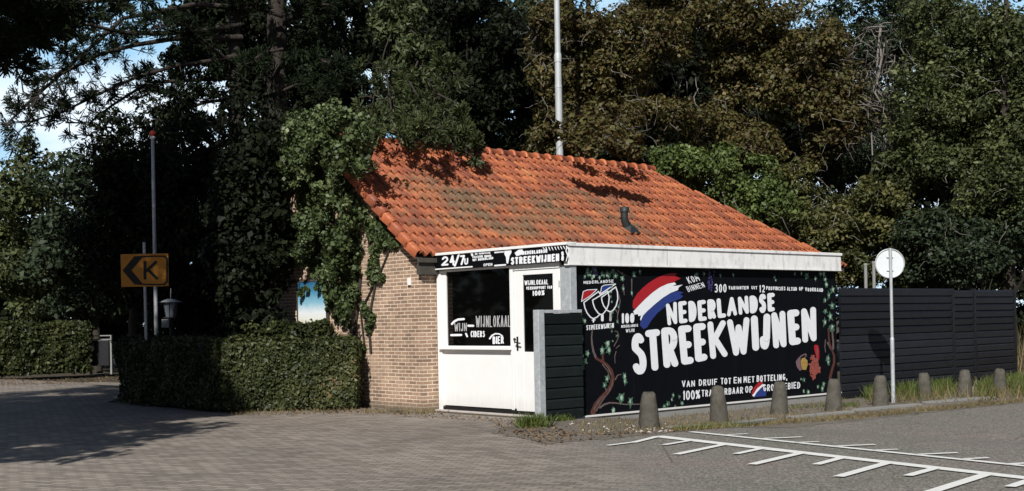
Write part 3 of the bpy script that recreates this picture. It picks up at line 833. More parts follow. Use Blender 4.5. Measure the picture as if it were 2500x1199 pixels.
# shop front ----------------------------------------------------
mb = MB()
ZS = 1.03                                                          # sill
mb.box(XF - .03, XF + .07, -0.155, -0.045, 0.0, 2.372)              # left jamb
mb.box(XF - .03, XF + .07, -1.985, -1.915, 0.075, 2.372)            # post by the door
mb.box(XF - .03, XF + .07, -1.914, -0.156, 2.335, 2.372)            # head
mb.box(XF - .028, XF + .07, -3.058, -1.986, 2.285, 2.370)
FR = mb.build('window_frame', MAT['white'], SHOP, 0.006)
mb = MB()
mb.box(XF - .012, XF + .05, -0.275, -0.157, ZS + .035, 2.333)       # casement bars
mb.box(XF - .012, XF + .05, -1.913, -0.277, ZS + .035, ZS + .060)
mb.build('casement', MAT['white'], FR, 0.004)
mb = MB(); mb.box(XF - .085, XF + .05, -1.950, -0.125, ZS, ZS + .033)
mb.build('sill', MAT['white'], FR, 0.005)
mb = MB(); mb.box(XF + .015, XF + .03, -1.913, -0.277, ZS + .062, 2.333)
PANE = mb.build('pane', MAT['glass'], SHOP); PANE.name = 'window_pane'
mb = MB(); mb.box(XF + .005, XF + .05, -1.913, -0.157, 0.085, ZS - .002)
mb.build('front_panel', MAT['white'], SHOP)
mb = MB()
mb.box(XF - .022, XF + .05, -1.99, -0.075, 0.02, 0.066)
mb.box(XF - .026, XF + .05, -0.10, -0.048, 0.02, 0.10)
mb.box(XF - .026, XF + .05, -2.02, -1.985, 0.02, 0.10)
mb.box(XF - .020, XF + .05, -3.05, -2.025, 0.015, 0.060)
mb.build('kick_strip', MAT['black_trim'], SHOP)
mb = MB(); mb.box(XF - .12, XF + .05, -3.05, -0.04, -0.3, 0.012)
mb.build('threshold', MAT['threshold'], SHOP, 0.01)
# door
mb = MB()
DL, DR = -2.000, -3.050
mb.box(XF - .012, XF + .04, -2.205, DL, 0.066, 2.280)
mb.box(XF - .012, XF + .04, DR, -2.895, 0.066, 2.280)
mb.box(XF - .012, XF + .04, -2.894, -2.206, 2.205, 2.280)
mb.box(XF - .012, XF + .04, -2.894, -2.206, 0.066, 1.00)
DOOR = mb.build('door', MAT['white'], SHOP, 0.005)
mb = MB(); mb.box(XF + .010, XF + .022, -2.894, -2.206, 1.001, 2.204)
DPANE = mb.build('pane', MAT['glass'], DOOR)
mb = MB()
mb.box(XF - .022, XF - .012, -2.085, -2.05, 1.02, 1.24)
mb.tube([(XF - .022, -2.068, 1.15), (XF - .075, -2.068, 1.15), (XF - .08, -2.10, 1.15), (XF - .08, -2.20, 1.135)], .011, 8)
mb.tube([(XF - .022, -2.02, 1.20), (XF - .05, -2.02, 1.20)], .018, 8)
mb.build('handle', MAT['black_trim'], DOOR)
mb = MB()
for zc in (0.45, 1.25, 2.0):
    mb.tube([(XF - .02, -3.044, zc), (XF - .02, -3.044, zc + .09)], .010, 8)
mb.build('hinge', MAT['steel'], DOOR)
# sign board above the front
SX = XF - 0.10
mb = MB(); mb.box(SX, XF + .08, -3.285, -0.045, 2.374, 2.615)
SIGN = mb.build('sign_board', MAT['black_board'], SHOP)
mb = MB()
mb.box(SX - .022, XF + .08, -3.322, -0.02, 2.617, 2.660)
mb.box(SX - .008, XF + .06, -0.044, -0.022, 2.372, 2.616)
mb.box(SX - .006, SX - .001, -1.10, -0.046, 2.376, 2.398)
mb.build('trim', MAT['white'], SIGN, 0.003)

#@@LETTERS
# ------------------------------------------------------------------ brush lettering: strokes swept along letter skeletons
def arc(cx, cy, rx, ry, a0, a1, n=7):
    return [(cx + rx * math.cos(math.radians(a0 + (a1 - a0) * i / n)), cy + ry * math.sin(math.radians(a0 + (a1 - a0) * i / n))) for i in range(n + 1)]
G = {
 'A': [[(0, 0), (.5, 1), (1, 0)], [(.2, .32), (.8, .32)]],
 'B': [[(0, 0), (0, 1)], [(0, 1)] + arc(.45, .76, .45, .24, 90, -90) + [(0, .52)], [(0, .52)] + arc(.5, .26, .5, .26, 90, -90) + [(0, 0)]],
 'C': [arc(.55, .5, .55, .5, 50, 310, 10)],
 'D': [[(0, 0), (0, 1)], [(0, 1)] + arc(.3, .5, .7, .5, 90, -90, 9) + [(0, 0)]],
 'E': [[(1, 1), (0, 1), (0, 0), (1, 0)], [(0, .5), (.85, .5)]],
 'F': [[(1, 1), (0, 1), (0, 0)], [(0, .52), (.8, .52)]],
 'G': [arc(.52, .5, .52, .5, 50, 330, 10) + [(.98, .42), (.6, .42)]],
 'H': [[(0, 0), (0, 1)], [(1, 0), (1, 1)], [(0, .5), (1, .5)]],
 'I': [[(.5, 0), (.5, 1)]],
 'J': [[(.85, 1), (.85, .3)] + arc(.45, .28, .4, .28, 0, -170, 6)],
 'K': [[(0, 0), (0, 1)], [(1, 1), (.12, .45)], [(.25, .55), (1, 0)]],
 'L': [[(0, 1), (0, 0), (.9, 0)]],
 'M': [[(0, 0), (.1, 1), (.5, .35), (.9, 1), (1, 0)]],
 'N': [[(0, 0), (0, 1), (1, 0), (1, 1)]],
 'O': [arc(.5, .5, .5, .5, 90, 450, 14)],
 'P': [[(0, 0), (0, 1)], [(0, 1)] + arc(.5, .74, .5, .26, 90, -90) + [(0, .48)]],
 'R': [[(0, 0), (0, 1)], [(0, 1)] + arc(.48, .74, .48, .26, 90, -90) + [(0, .48)], [(.4, .48), (1, 0)]],
 'S': [arc(.52, .75, .44, .25, 35, 200, 7) + arc(.5, .26, .46, .28, 75, -150, 9)],
 'T': [[(0, 1), (1, 1)], [(.5, 1), (.5, 0)]],
 'U': [[(0, 1), (0, .35)] + arc(.5, .35, .5, .35, 180, 360, 8) + [(1, 1)]],
 'V': [[(0, 1), (.5, 0), (1, 1)]],
 'W': [[(0, 1), (.25, 0), (.5, .8), (.75, 0), (1, 1)]],
 'X': [[(0, 0), (1, 1)], [(0, 1), (1, 0)]],
 'Y': [[(0, 1), (.5, .5), (1, 1)], [(.5, .5), (.5, 0)]],
 'Z': [[(0, 1), (1, 1), (0, 0), (1, 0)]],
 '0': [arc(.5, .5, .5, .5, 90, 450, 14)],
 '1': [[(.15, .78), (.55, 1), (.55, 0)]],
 '2': [arc(.5, .7, .48, .3, 160, -30, 8) + [(0, 0), (1, 0)]],
 '3': [arc(.42, .75, .5, .25, 140, -80, 7) + arc(.42, .26, .55, .27, 80, -140, 8)],
 '4': [[(.75, 0), (.75, 1), (0, .35), (1, .35)]],
 '7': [[(0, 1), (1, 1), (.35, 0)]],
 '%': [arc(.2, .78, .18, .2, 0, 360, 8), arc(.8, .22, .18, .2, 0, 360, 8), [(.9, 1), (.1, 0)]],
 '/': [[(0, -.1), (1, 1.1)]],
 ',': [[(.5, .05), (.3, -.2)]],
 '-': [[(0, .45), (1, .45)]],
 '!': [[(.5, 1), (.5, .35)], [(.5, .02), (.5, 0)]],
}
WID = {'I': .35, 'W': 1.45, 'M': 1.25, ',': .35, '/': .7, 'J': .85, '1': .6, '%': 1.15, ' ': .6, '!': .35, '-': .7}
class Paint:
    """strokes and patches of paint on one wall, given at photo points; mapper turns a photo point and a layer into the wall's local frame."""
    def __init__(s, mapper): s.m = mapper; s.mb = MB(); s.k = 0
    def cap(s, a, b, ra, rb):
        dx, dy = b[0] - a[0], b[1] - a[1]
        ang = math.atan2(dy, dx)
        pts = [(a[0] + ra * math.cos(ang + math.pi / 2 + math.pi * i / 6), a[1] + ra * math.sin(ang + math.pi / 2 + math.pi * i / 6)) for i in range(7)]
        pts += [(b[0] + rb * math.cos(ang - math.pi / 2 + math.pi * i / 6), b[1] + rb * math.sin(ang - math.pi / 2 + math.pi * i / 6)) for i in range(7)]
        lay = 0.003 + 0.00022 * (s.k % 24); s.k += 1
        s.mb.add([s.m(p[0], p[1], lay) for p in pts], [tuple(range(len(pts)))])
    def stroke(s, pts, r0, r1=None):
        n = len(pts) - 1
        r1 = r0 if r1 is None else r1
        for i in range(n):
            s.cap(pts[i], pts[i + 1], r0 + (r1 - r0) * i / n, r0 + (r1 - r0) * (i + 1) / n)
    def poly(s, pts, lay=0.0025):
        tri = tessellate_polygon([[Vector((p[0], p[1], 0)) for p in pts]])
        s.mb.add([s.m(p[0], p[1], lay) for p in pts], [tuple(q) for q in tri])
    def glyph(s, ch, quad, r, inset=True):
        """quad TL, TR, BR, BL in photo points."""
        tl, tr, br, bl = quad
        w = (math.dist(tl, tr) + math.dist(bl, br)) / 2; h = (math.dist(tl, bl) + math.dist(tr, br)) / 2
        ix, iy = (min(.45, r / max(w, 1e-3)), min(.45, r / max(h, 1e-3))) if inset else (0, 0)
        for line in G[ch]:
            out = []
            for (x, y) in line:
                x = ix + x * (1 - 2 * ix); y = iy + y * (1 - 2 * iy)
                top = (tl[0] + (tr[0] - tl[0]) * x, tl[1] + (tr[1] - tl[1]) * x)
                bot = (bl[0] + (br[0] - bl[0]) * x, bl[1] + (br[1] - bl[1]) * x)
                out.append((bot[0] + (top[0] - bot[0]) * y, bot[1] + (top[1] - bot[1]) * y))
            s.stroke(out, r)
    def text(s, txt, p0, p1, h0, h1, r, gap=0.22, slant=0.0, jit=0.0, seed=1):
        rn = random.Random(seed)
        ws = [WID.get(c, 1.0) for c in txt]
        tot = sum(ws) + gap * (len(txt) - 1)
        pos = 0
        L = math.dist(p0, p1)
        ux, uy = (p1[0] - p0[0]) / L, (p1[1] - p0[1]) / L
        for c, w in zip(txt, ws):
            a, b2 = pos / tot, (pos + w) / tot
            pos += w + gap
            if c == ' ': continue
            h = h0 + (h1 - h0) * (a + b2) / 2
            dj = rn.uniform(-jit, jit)
            def pt(f, up): return (p0[0] + ux * L * f + slant * up, p0[1] + uy * L * f - up + dj)
            s.glyph(c, (pt(a, h), pt(b2, h), pt(b2, 0), pt(a, 0)), r)
    def build(s, name, mat, parent): return s.mb.build(name, mat, parent) if s.mb.f else None
def mural(px, py, lay):
    x, z = on_y(px, py, YM); return (x, YM - lay, z)
def front_at(x0):
    def f(px, py, lay):
        y, z = on_x(px, py, x0); return (x0 - lay, y, z)
    return f
C3 = lambda q: [(1520 + a / 4.796, 680 + b / 4.796) for a, b in q]
pt = Paint(mural)
big = [('S', [(95, 648), (250, 632), (297, 1108), (105, 1128)]), ('T', [(258, 610), (432, 588), (470, 1075), (285, 1085)]), ('R', [(440, 578), (645, 565), (648, 1030), (482, 1052)]),
       ('E', [(640, 556), (806, 543), (830, 992), (690, 1016)]), ('E', [(820, 532), (970, 518), (992, 952), (850, 986)]), ('K', [(985, 505), (1205, 487), (1226, 912), (1028, 948)]),
       ('W', [(1215, 482), (1482, 448), (1490, 880), (1250, 915)]), ('I', [(1490, 436), (1582, 428), (1592, 842), (1522, 852)]), ('J', [(1605, 415), (1735, 408), (1725, 825), (1600, 838)]),
       ('N', [(1735, 402), (1903, 372), (1917, 800), (1765, 822)]), ('E', [(1920, 372), (2066, 358), (2087, 765), (1950, 788)]), ('N', [(2085, 356), (2262, 326), (2267, 730), (2104, 756)])]
for ch, q in big: pt.glyph(ch, C3(q), 7.2 if ch in 'NWK' else 8.5)
mid = [('N', [(500, 300), (632, 268), (634, 530), (528, 552)]), ('E', [(645, 272), (746, 260), (757, 515), (660, 529)]), ('D', [(762, 264), (862, 260), (865, 495), (775, 517)]), ('E', [(870, 260), (970, 248), (985, 490), (885, 503)]),
       ('R', [(985, 246), (1086, 240), (1092, 466), (1000, 480)]), ('L', [(1095, 234), (1205, 224), (1216, 452), (1115, 467)]), ('A', [(1228, 222), (1322, 213), (1342, 430), (1218, 447)]), ('N', [(1345, 217), (1466, 198), (1477, 410), (1360, 427)]),
       ('D', [(1480, 202), (1580, 195), (1580, 397), (1490, 414)]), ('S', [(1590, 186), (1682, 173), (1676, 396), (1596, 407)]), ('E', [(1686, 173), (1781, 166), (1776, 380), (1700, 392)])]
for ch, q in mid: pt.glyph(ch, C3(q), 4.4 if ch in 'NA' else 5.1)
pt.build('lettering', MAT['letter'], MUR)
pt = Paint(mural)
C7 = lambda a, b: (1640 + a / 7.353, 880 + b / 7.353)
for wtxt, x0, x1 in (('VAN', 180, 412), ('DRUIF', 482, 812), ('TOT', 872, 1062), ('EN', 1105, 1242), ('MET', 1280, 1482), ('BOTTELING,', 1520, 2065)):
    f = lambda x: 482 - (x - 180) * 130 / 1870
    pt.text(wtxt, C7(x0, f(x0)), C7(x1, f(x1)), 16, 15, 1.25, 0.30, 0, .5)
pt.text('100%', C7(195, 715), C7(505, 688), 23, 22, 1.5, 0.2, 0, .4)
f = lambda x: 655 - (x - 530) * 155 / 1770
for wtxt, x0, x1 in (('TRACEERBAAR', 528, 1275), ('OP', 1315, 1445), ('GROEIGEBIED', 1640, 2300)):
    pt.text(wtxt, C7(x0, f(x0)), C7(x1, f(x1)), 16.5, 16, 1.2, 0.30, 0, .5)
pt.text('300', (1744, 714.5), (1773, 713.5), 21, 20, 1.35, 0.3, 0, .4)
pt.text('VARIANTEN', (1778, 707), (1827, 706.5), 8.5, 8, .85, 0.3, 0, .5)
pt.text('UIT', (1834, 706.5), (1848, 706.5), 8, 8, .85, 0.3, 0, .3)
pt.text('12', (1853, 714), (1867, 714), 18, 18, 1.25, 0.35)
pt.text('PROVINCIES', (1870, 708), (1917, 709.5), 9, 9, .85, 0.3, 0, .5)
pt.text('ALTIJD', (1921, 709.5), (1945, 710), 9, 9, .85, 0.3, 0, .5)
pt.text('OP', (1950, 709.5), (1960, 709.5), 9, 9, .85, 0.3)
pt.text('VOORRAAD', (1965, 711), (2009, 712.5), 9, 9, .85, 0.3, 0, .6)
pt.text('KOM', (1682, 693), (1709, 685), 16, 15, .95, 0.35, -.5)
pt.text('BINNEN', (1680, 713), (1721, 701), 13, 12, .8, 0.35, -.5)
pt.text('NEDERLANDSE', (1424, 693.5), (1497, 690), 7, 7.5, .75, 0.3, 0, .4)
pt.text('STREEKWIJNEN', (1431, 806.5), (1498, 800.5), 12, 12, 1.05, 0.25, 0, .5)
pt.text('100', (1517, 790), (1548, 788.5), 25, 24, 2.5, 0.22)
pt.text('NEDERLANDSE', (1516, 800.5), (1557, 797.5), 6.5, 6.5, .6, 0.3)
pt.text('WIJN', (1527, 812), (1548, 810.5), 8.5, 8.5, .7, 0.3)
pt.build('small_lettering', MAT['letter'], MUR)
# flag brush strokes
C2 = lambda q: [(1530 + a / 6, 650 + b / 6) for a, b in q]
red = [(85, 580), (92, 500), (150, 405), (230, 320), (320, 245), (430, 175), (560, 120), (660, 102), (742, 106), (700, 132), (722, 150), (792, 180), (735, 205), (690, 235), (600, 255), (480, 310), (370, 390), (270, 480), (180, 570), (125, 630), (90, 615)]
wht = [(125, 632), (180, 572), (270, 482), (370, 392), (480, 312), (600, 257), (700, 237), (725, 265), (668, 292), (735, 285), (820, 270), (762, 310), (748, 350), (640, 392), (520, 468), (410, 558), (310, 648), (240, 720), (205, 800), (195, 775), (210, 722), (172, 732), (160, 700), (112, 712), (95, 660)]
blu = [(205, 802), (242, 724), (312, 652), (412, 562), (522, 472), (642, 396), (745, 366), (832, 384), (780, 412), (828, 438), (785, 478), (640, 530), (560, 595), (450, 685), (370, 780), (295, 898), (245, 922), (190, 865)]
fl2 = [((1430, 590), (1475, 480), (1560, 390), (1640, 372), (1625, 425), (1530, 500), (1465, 600), (1440, 625)),
       ((1440, 627), (1467, 602), (1532, 502), (1627, 427), (1680, 430), (1600, 495), (1520, 580), (1475, 655)),
       ((1475, 657), (1522, 582), (1602, 497), (1640, 470), (1655, 540), (1700, 560), (1690, 640))]
for nm, mt, q, e in (('red_stroke', 'red', red, fl2[0]), ('white_stroke', 'letter', wht, fl2[1]), ('blue_stroke', 'blue', blu, fl2[2])):
    pt = Paint(mural); pt.poly(C2(q)); pt.build(nm, MAT[mt], MUR)
    pt = Paint(mural); pt.poly([C7(a, b) for a, b in e], 0.0022); pt.build('flag_emblem_' + nm, MAT[mt], MUR)
# three glasses emblem
C1 = lambda q: [(1400 + a / 6, 640 + b / 6) for a, b in q]
pt = Paint(mural); pt.poly(C1([(118, 570), (142, 435), (200, 412), (335, 402), (250, 490)])); pt.build('emblem_red', MAT['red'], MUR)
pt = Paint(mural); pt.poly(C1([(392, 462), (412, 362), (450, 342), (600, 322), (500, 395)])); pt.build('emblem_blue', MAT['blue'], MUR)
pt = Paint(mural)
for q in ([(150, 592), (365, 430), (388, 470)], [(150, 592), (165, 670), (200, 750), (248, 808), (290, 828), (340, 808), (382, 768)], [(276, 558), (500, 425)], [(500, 425), (520, 520), (510, 620), (478, 700), (432, 756), (400, 770), (360, 750), (310, 680), (285, 610), (276, 558)],
          [(410, 515), (615, 365), (640, 440), (645, 540), (620, 640), (580, 700), (535, 730), (490, 705), (440, 640), (415, 570), (410, 515)], [(390, 470), (612, 322)]):
    pt.stroke(C1(q), 1.35)
for q in ([(115, 577), (140, 432), (200, 408), (342, 400), (250, 490), (115, 577)], [(390, 465), (410, 360), (450, 338), (605, 320)]): pt.stroke(C1(q), .85)
pt.stroke(C1([(418, 780), (420, 850)]), 3.2); pt.stroke(C1([(270, 850), (315, 845)]), 1.2); pt.stroke(C1([(292, 830), (288, 875)]), 1.8)
pt.build('emblem_outline', MAT['letter'], MUR)
pt = Paint(mural); pt.stroke(C1([(545, 740), (540, 850)]), 2.8); pt.build('emblem_stem', MAT['letter_dim'], MUR)
# painted vines
CV = lambda q: [(1400 + a / 6, 820 + b / 6) for a, b in q]
CR = lambda q: [(1900 + a / 6, 780 + b / 6) for a, b in q]
pt = Paint(mural)
pt.stroke(CV([(285, 1120), (330, 1010), (400, 920), (490, 830), (550, 730), (575, 620), (550, 510), (490, 430), (410, 375), (330, 330)]), 6.4, 3.0)
pt.stroke(CV([(430, 380), (425, 300), (430, 250)]), 3, 2)
pt.build('vine_trunk', MAT['vine_bark'], MUR); pt = Paint(mural)
pt.stroke(CR([(755, 860), (785, 740), (815, 640), (815, 530), (780, 440), (745, 340), (735, 220), (730, 130)]), 3.2, 1.6)
pt.build('vine_trunk', MAT['vine_bark'], MUR)
pt = Paint(mural)
pt.stroke(CV([(385, 1050), (450, 1005), (530, 980), (620, 985), (760, 1005), (1010, 1000)]), 2.6, 1.0)
pt.stroke(CV([(330, 330), (290, 230), (270, 120), (262, 30), (270, -60), (285, -120)]), 2.8, 1.0)
pt.stroke(CV([(610, 640), (640, 580), (700, 560)]), 1.6, .8)
pt.stroke(CV([(480, 810), (450, 740)]), 1.2, .8)
pt.stroke(CV([(590, 150), (640, 60), (660, 0), (640, -60), (600, -70)]), 1.1, .8)
pt.stroke(CV([(620, 180), (670, 140)]), .9); pt.stroke(CV([(620, 640 - 410), (600, 300), (605, 400)]), 1.2, .6)
pt.stroke(CV([(420, 420), (500, 520), (530, 640)]), 1.3, .6); pt.stroke(CV([(300, 1060), (380, 950)]), 1.3, .8)
pt.stroke(CR([(800, 430), (800, 300), (790, 190), (800, 100)]), 2.4, 1.6); pt.stroke(CR([(720, 340), (765, 430), (790, 480)]), 1.8, 1)
pt.stroke(CR([(690, 300), (680, 400), (690, 480)]), 1.2, .8)
for q in ([(660, 480), (680, 560), (670, 660)], [(660, 700), (640, 800), (655, 900)], [(610, 690), (650, 760)], [(640, 120), (720, 185), (770, 190)], [(725, 330), (740, 480)], [(850, 250), (850, 480)]): pt.stroke(C1(q), 1.4, .8)
for q in ([(300, 1080), (360, 960), (440, 880)], [(520, 800), (560, 720), (572, 640)], [(545, 560), (500, 470), (440, 400)], [(330, 1100), (400, 980), (470, 880), (540, 790)]): pt.k = 18; pt.stroke(CV(q), 1.5, .9)
pt.build('vine_twigs', MAT['vine_grey'], MUR)
rl = random.Random(11)
def star(cx, cy, r, rot, sx=0.75):
    q = []
    for k in range(10):
        a = rot + math.pi * k / 5
        rr = r * (rl.uniform(.75, 1.35) if k % 2 == 0 else rl.uniform(.45, .75))
        q.append((cx + rr * math.cos(a) * sx, cy + rr * math.sin(a) * (1.25 if math.sin(a) > 0 else .9)))
    return q
lv, pv = Paint(mural), Paint(mural)
spots = [CV([p])[0] + (r,) for p, r in (((120, 60), 9), ((490, 110), 11), ((420, 205), 9), ((515, 205), 9), ((490, 620), 9), ((455, 720), 8), ((740, 590), 9), ((755, 660), 8), ((690, 900), 13), ((830, 960), 11), ((580, 1085), 9), ((60, -65), 9), ((110, 20), 9), ((200, 250), 7))]
spots += [C1([p])[0] + (r,) for p, r in (((75, 770), 11), ((150, 860), 7), ((220, 170), 8), ((490, 170), 9), ((610, 190), 10), ((880, 170), 8), ((290, 200), 7), ((970, 140), 6), ((720, 380), 6), ((850, 450), 6), ((160, 210), 6))]
spots += [(1412 + rl.uniform(-4, 16), 770 + 14.0 * k, rl.uniform(5, 9)) for k in range(12)] + [(1425 + rl.uniform(0, 95), 664 + rl.uniform(-6, 16), rl.uniform(4, 8)) for k in range(16)] + [(1496 + rl.uniform(-8, 14), 700 + 12.0 * k, rl.uniform(3, 6)) for k in range(12)]
spots += [(2011 + rl.uniform(-3, 22), 668 + 13.0 * k / 1.0, rl.uniform(6, 10)) for k in range(11)]
spots += [(2020, 874, 10), (2022, 884, 8), (2030, 800, 8), (1968, 672, 8), (1956, 666, 6), (1990, 678, 7), (1940, 668, 5), (2002, 668, 7)]
spots += [(1700, 670, 6), (1718, 668, 5), (1758, 672, 4), (1789, 670, 5), (1890, 676, 4), (1893, 684, 4)]
spots += [CR([p])[0] + (r,) for p, r in (((370, 1040), 5), ((430, 1060), 6), ((580, 980), 5), ((640, 1010), 9), ((660, 940), 6), ((370, 880), 6), ((330, 870), 4))]
spots += [(1643, 965, 6), (1640, 975, 5), (1658, 968, 5), (1664, 984, 6), (1630, 985, 7), (1622, 992, 6), (1648, 992, 5)]
for i, (x, y, r) in enumerate(spots):
    lv.poly(star(x, y, r * 1.1, rl.uniform(0, 6), rl.uniform(.45, .8)), 0.0060 + 0.0002 * (i % 6))
    pv.poly(star(x + rl.uniform(-1.5, 1.5), y + rl.uniform(-1, 2), r * rl.uniform(.35, .75), rl.uniform(0, 6), rl.uniform(.3, .7)), 0.0075 + 0.0002 * (i % 6))
lv.build('vine_leaves', MAT['vine_leaf'], MUR); pv.build('vine_leaf_highlights', MAT['vine_pale'], MUR)
pt = Paint(mural)
for (cx, cy, w, h, n) in ((1733, 684, 11, 26, 34), (1453, 664, 9, 12, 18)):
    for k in range(n):
        v_ = rl.random(); x = cx + rl.uniform(-1, 1) * w * (1 - .75 * v_); y = cy - h + 2 * h * v_
        pt.poly([(x + 2.1 * math.cos(a), y + 2.4 * math.sin(a)) for a in [math.pi * i / 4 for i in range(8)]], 0.008 + 0.0001 * k)
pt.build('grapes', MAT['grape'], MUR)
pt = Paint(mural); pt.poly(CR([(330, 600), (350, 565), (385, 560), (425, 600), (430, 660), (405, 740), (350, 735), (330, 670)])); pt.build('painted_bloom', MAT['gold'], MUR)
pt = Paint(mural); pt.poly(CR([(255, 620), (290, 565), (325, 560), (325, 670), (345, 740), (310, 750), (270, 690)]), .002); pt.stroke(CR([(300, 570), (340, 530), (400, 505), (410, 530), (385, 555)]), 1.6, 1.0); pt.build('painted_petal', MAT['mauve'], MUR)
pt = Paint(mural); pt.poly(CR([(522, 385), (545, 368), (585, 380), (600, 470), (598, 575), (560, 600), (548, 520), (528, 450)])); pt.build('painted_tail', MAT['red'], MUR)
pt = Paint(mural)
for k, (cx_, cy_, r_) in enumerate(((505, 560, 9), (545, 640, 15), (490, 670, 11), (585, 720, 11), (530, 740, 15), (480, 760, 8), (520, 825, 10))):
    c_ = CR([(cx_, cy_)])[0]; pt.poly(star(c_[0], c_[1], r_, rl.uniform(0, 6), .72), .0040 + .0003 * k)
pt.build('painted_leaf_red', MAT['rust'], MUR)
pt = Paint(mural)
for q in ([(470, 660), (510, 600), (560, 570), (585, 590)], [(470, 560), (530, 590), (580, 600)], [(500, 760), (540, 700), (600, 690)], [(500, 830), (540, 790)], [(565, 420), (570, 540)]): pt.stroke(CR(q), 1.5, .9)
pt.k = 12
pt.build('painted_veins', MAT['vine_grey'], MUR)

# sign board over the window
sg = front_at(SX)
C8 = lambda a, b: (1060 + a / 7.353, 580 + b / 7.353)
pt = Paint(sg)
for ch, q in (('2', [(140, 345), (255, 330), (265, 500), (130, 510)]), ('4', [(268, 325), (365, 310), (385, 500), (290, 510)]), ('/', [(375, 300), (470, 290), (450, 500), (360, 510)]), ('7', [(470, 320), (560, 310), (545, 490), (460, 500)])):
    pt.glyph(ch, [C8(*p) for p in q], 2.3)
pt.glyph('U', [C8(545, 370), C8(615, 365), C8(610, 485), C8(545, 490)], 1.6)
for txt, a, b, h in (('DE GROOTSTE', (735, 312), (1015, 290), 6), ('COLLECTIE WIJNEN', (690, 372), (1030, 348), 5.5), ('UIT NEDERLAND', (695, 428), (1065, 388), 6), ('WIJNLOKAAL', (1085, 285), (1255, 270), 4)):
    pt.text(txt, C8(*a), C8(*b), h, h, .9, .22)
pt.stroke([C8(675, 275), C8(690, 320)], 2.6)
pt.text('OPEN', C8(890, 520), C8(1050, 508), 7, 7, .7, .25)
pt.stroke([C8(1095, 505), C8(1285, 490)], 1.9)
pt.poly([C8(1258, 205), C8(1385, 200), C8(1390, 270), C8(1355, 330), C8(1330, 470), C8(1300, 460), C8(1290, 350), C8(1262, 300)])
pt.poly([C8(1445, 275), C8(1555, 190), C8(1590, 215), C8(1600, 300), C8(1480, 335)])
pt.text('NEDERLANDSE', C8(1590, 312), C8(2035, 272), 9, 9, 1.3, .2)
pt.text('STREEKWIJNEN', C8(1380, 490), C8(2250, 425), 18, 19, 2.1, .2)
pt.stroke([C8(2308, 270), C8(2312, 310)], 2.8); pt.stroke([C8(2312, 350), C8(2310, 395)], 3.0)
for k in range(9):
    x = 1960 + 52 * k; pt.stroke([C8(x, 180 - 3.2 * k), C8(x + 25, 205 + (k * 37 % 40) - 3 * k)], 1.3, .7)
pt.stroke([C8(2385, 160), C8(2370, 240), C8(2400, 320), C8(2375, 420)], 1.4, 1.0)
pt.build('lettering', MAT['letter'], SIGN)
# window and door lettering
wn = front_at(XF + .015)
CW = lambda a, b: (1070 + a / 9.222, 740 + b / 9.222)
pt = Paint(wn)
pt.stroke([CW(310, 470), CW(370, 410), CW(450, 370), CW(580, 360)], 2.6, 2.6)
pt.stroke([CW(680, 510), CW(790, 512)], 2.6); pt.stroke([CW(295, 722), CW(520, 718)], 2.6)
pt.stroke([CW(628, 690), CW(655, 750)], 2.2)
pt.text('CIDERS', CW(735, 768), CW(1055, 765), 15.5, 15, 1.2, .22)
pt.stroke([CW(1165, 800), CW(1215, 730), CW(1290, 690), CW(1380, 695), CW(1450, 740)], 2.0, 1.4)
pt.text('BIER', CW(1230, 925), CW(1480, 912), 19, 18, 1.5, .2)
pt.stroke([CW(1565, 1003), CW(1655, 1003)], 2.2)
pt.build('lettering', MAT['letter'], PANE)
pt = Paint(wn)
pt.text('WIJN', CW(365, 640), CW(648, 632), 21, 20, 1.0, .25)
pt.text('WIJNLOKAAL', CW(850, 545), CW(1640, 535), 28, 28, 1.15, .25)
pt.build('thin_lettering', MAT['letter_dim'], PANE)
dn = front_at(XF + .010)
CD = lambda a, b: (1250 + a / 8.565, 640 + b / 8.565)
pt = Paint(dn)
pt.text('WIJNLOKAAL', CD(265, 485), CD(765, 465), 12, 12, .95, .25)
pt.text('VERKOOPPUNT VAN', CD(305, 580), CD(845, 555), 7.5, 7.5, .8, .25)
pt.text('100%', CD(435, 708), CD(685, 692), 12.5, 12.5, 1.4, .2)
pt.build('lettering', MAT['letter'], DPANE)

#@@OBJECTS
# ------------------------------------------------------------------ wing screen beside the door
WS = thing('wing_screen', 'low screen of dark green boards in a galvanised frame beside the shop door', 'screen', tuple(to_world(-0.40, YM - .135, 0)), ANG)
mb = MB(); mb.box(-.065, .055, -.06, .06, -.05, 1.645); mb.build('post', MAT['galv'], WS, .008)
mb = MB(); mb.box(.056, .86, -.03, .04, 1.595, 1.643); mb.build('top_rail', MAT['galv'], WS, .005)
mb = MB()
n = 10; ph = (1.593 - .02) / n
for k in range(n):
    z0 = .02 + k * ph
    mb.prism([(-.034, z0 + .002), (.012, z0 + .002), (.012, z0 + ph - .004), (-.010, z0 + ph - .004), (-.034, z0 + ph - .042)], 0, .058, .855)
mb.box(.06, .85, .0125, .025, .02, 1.59)
mb.build('boards', MAT['slat_green'], WS)

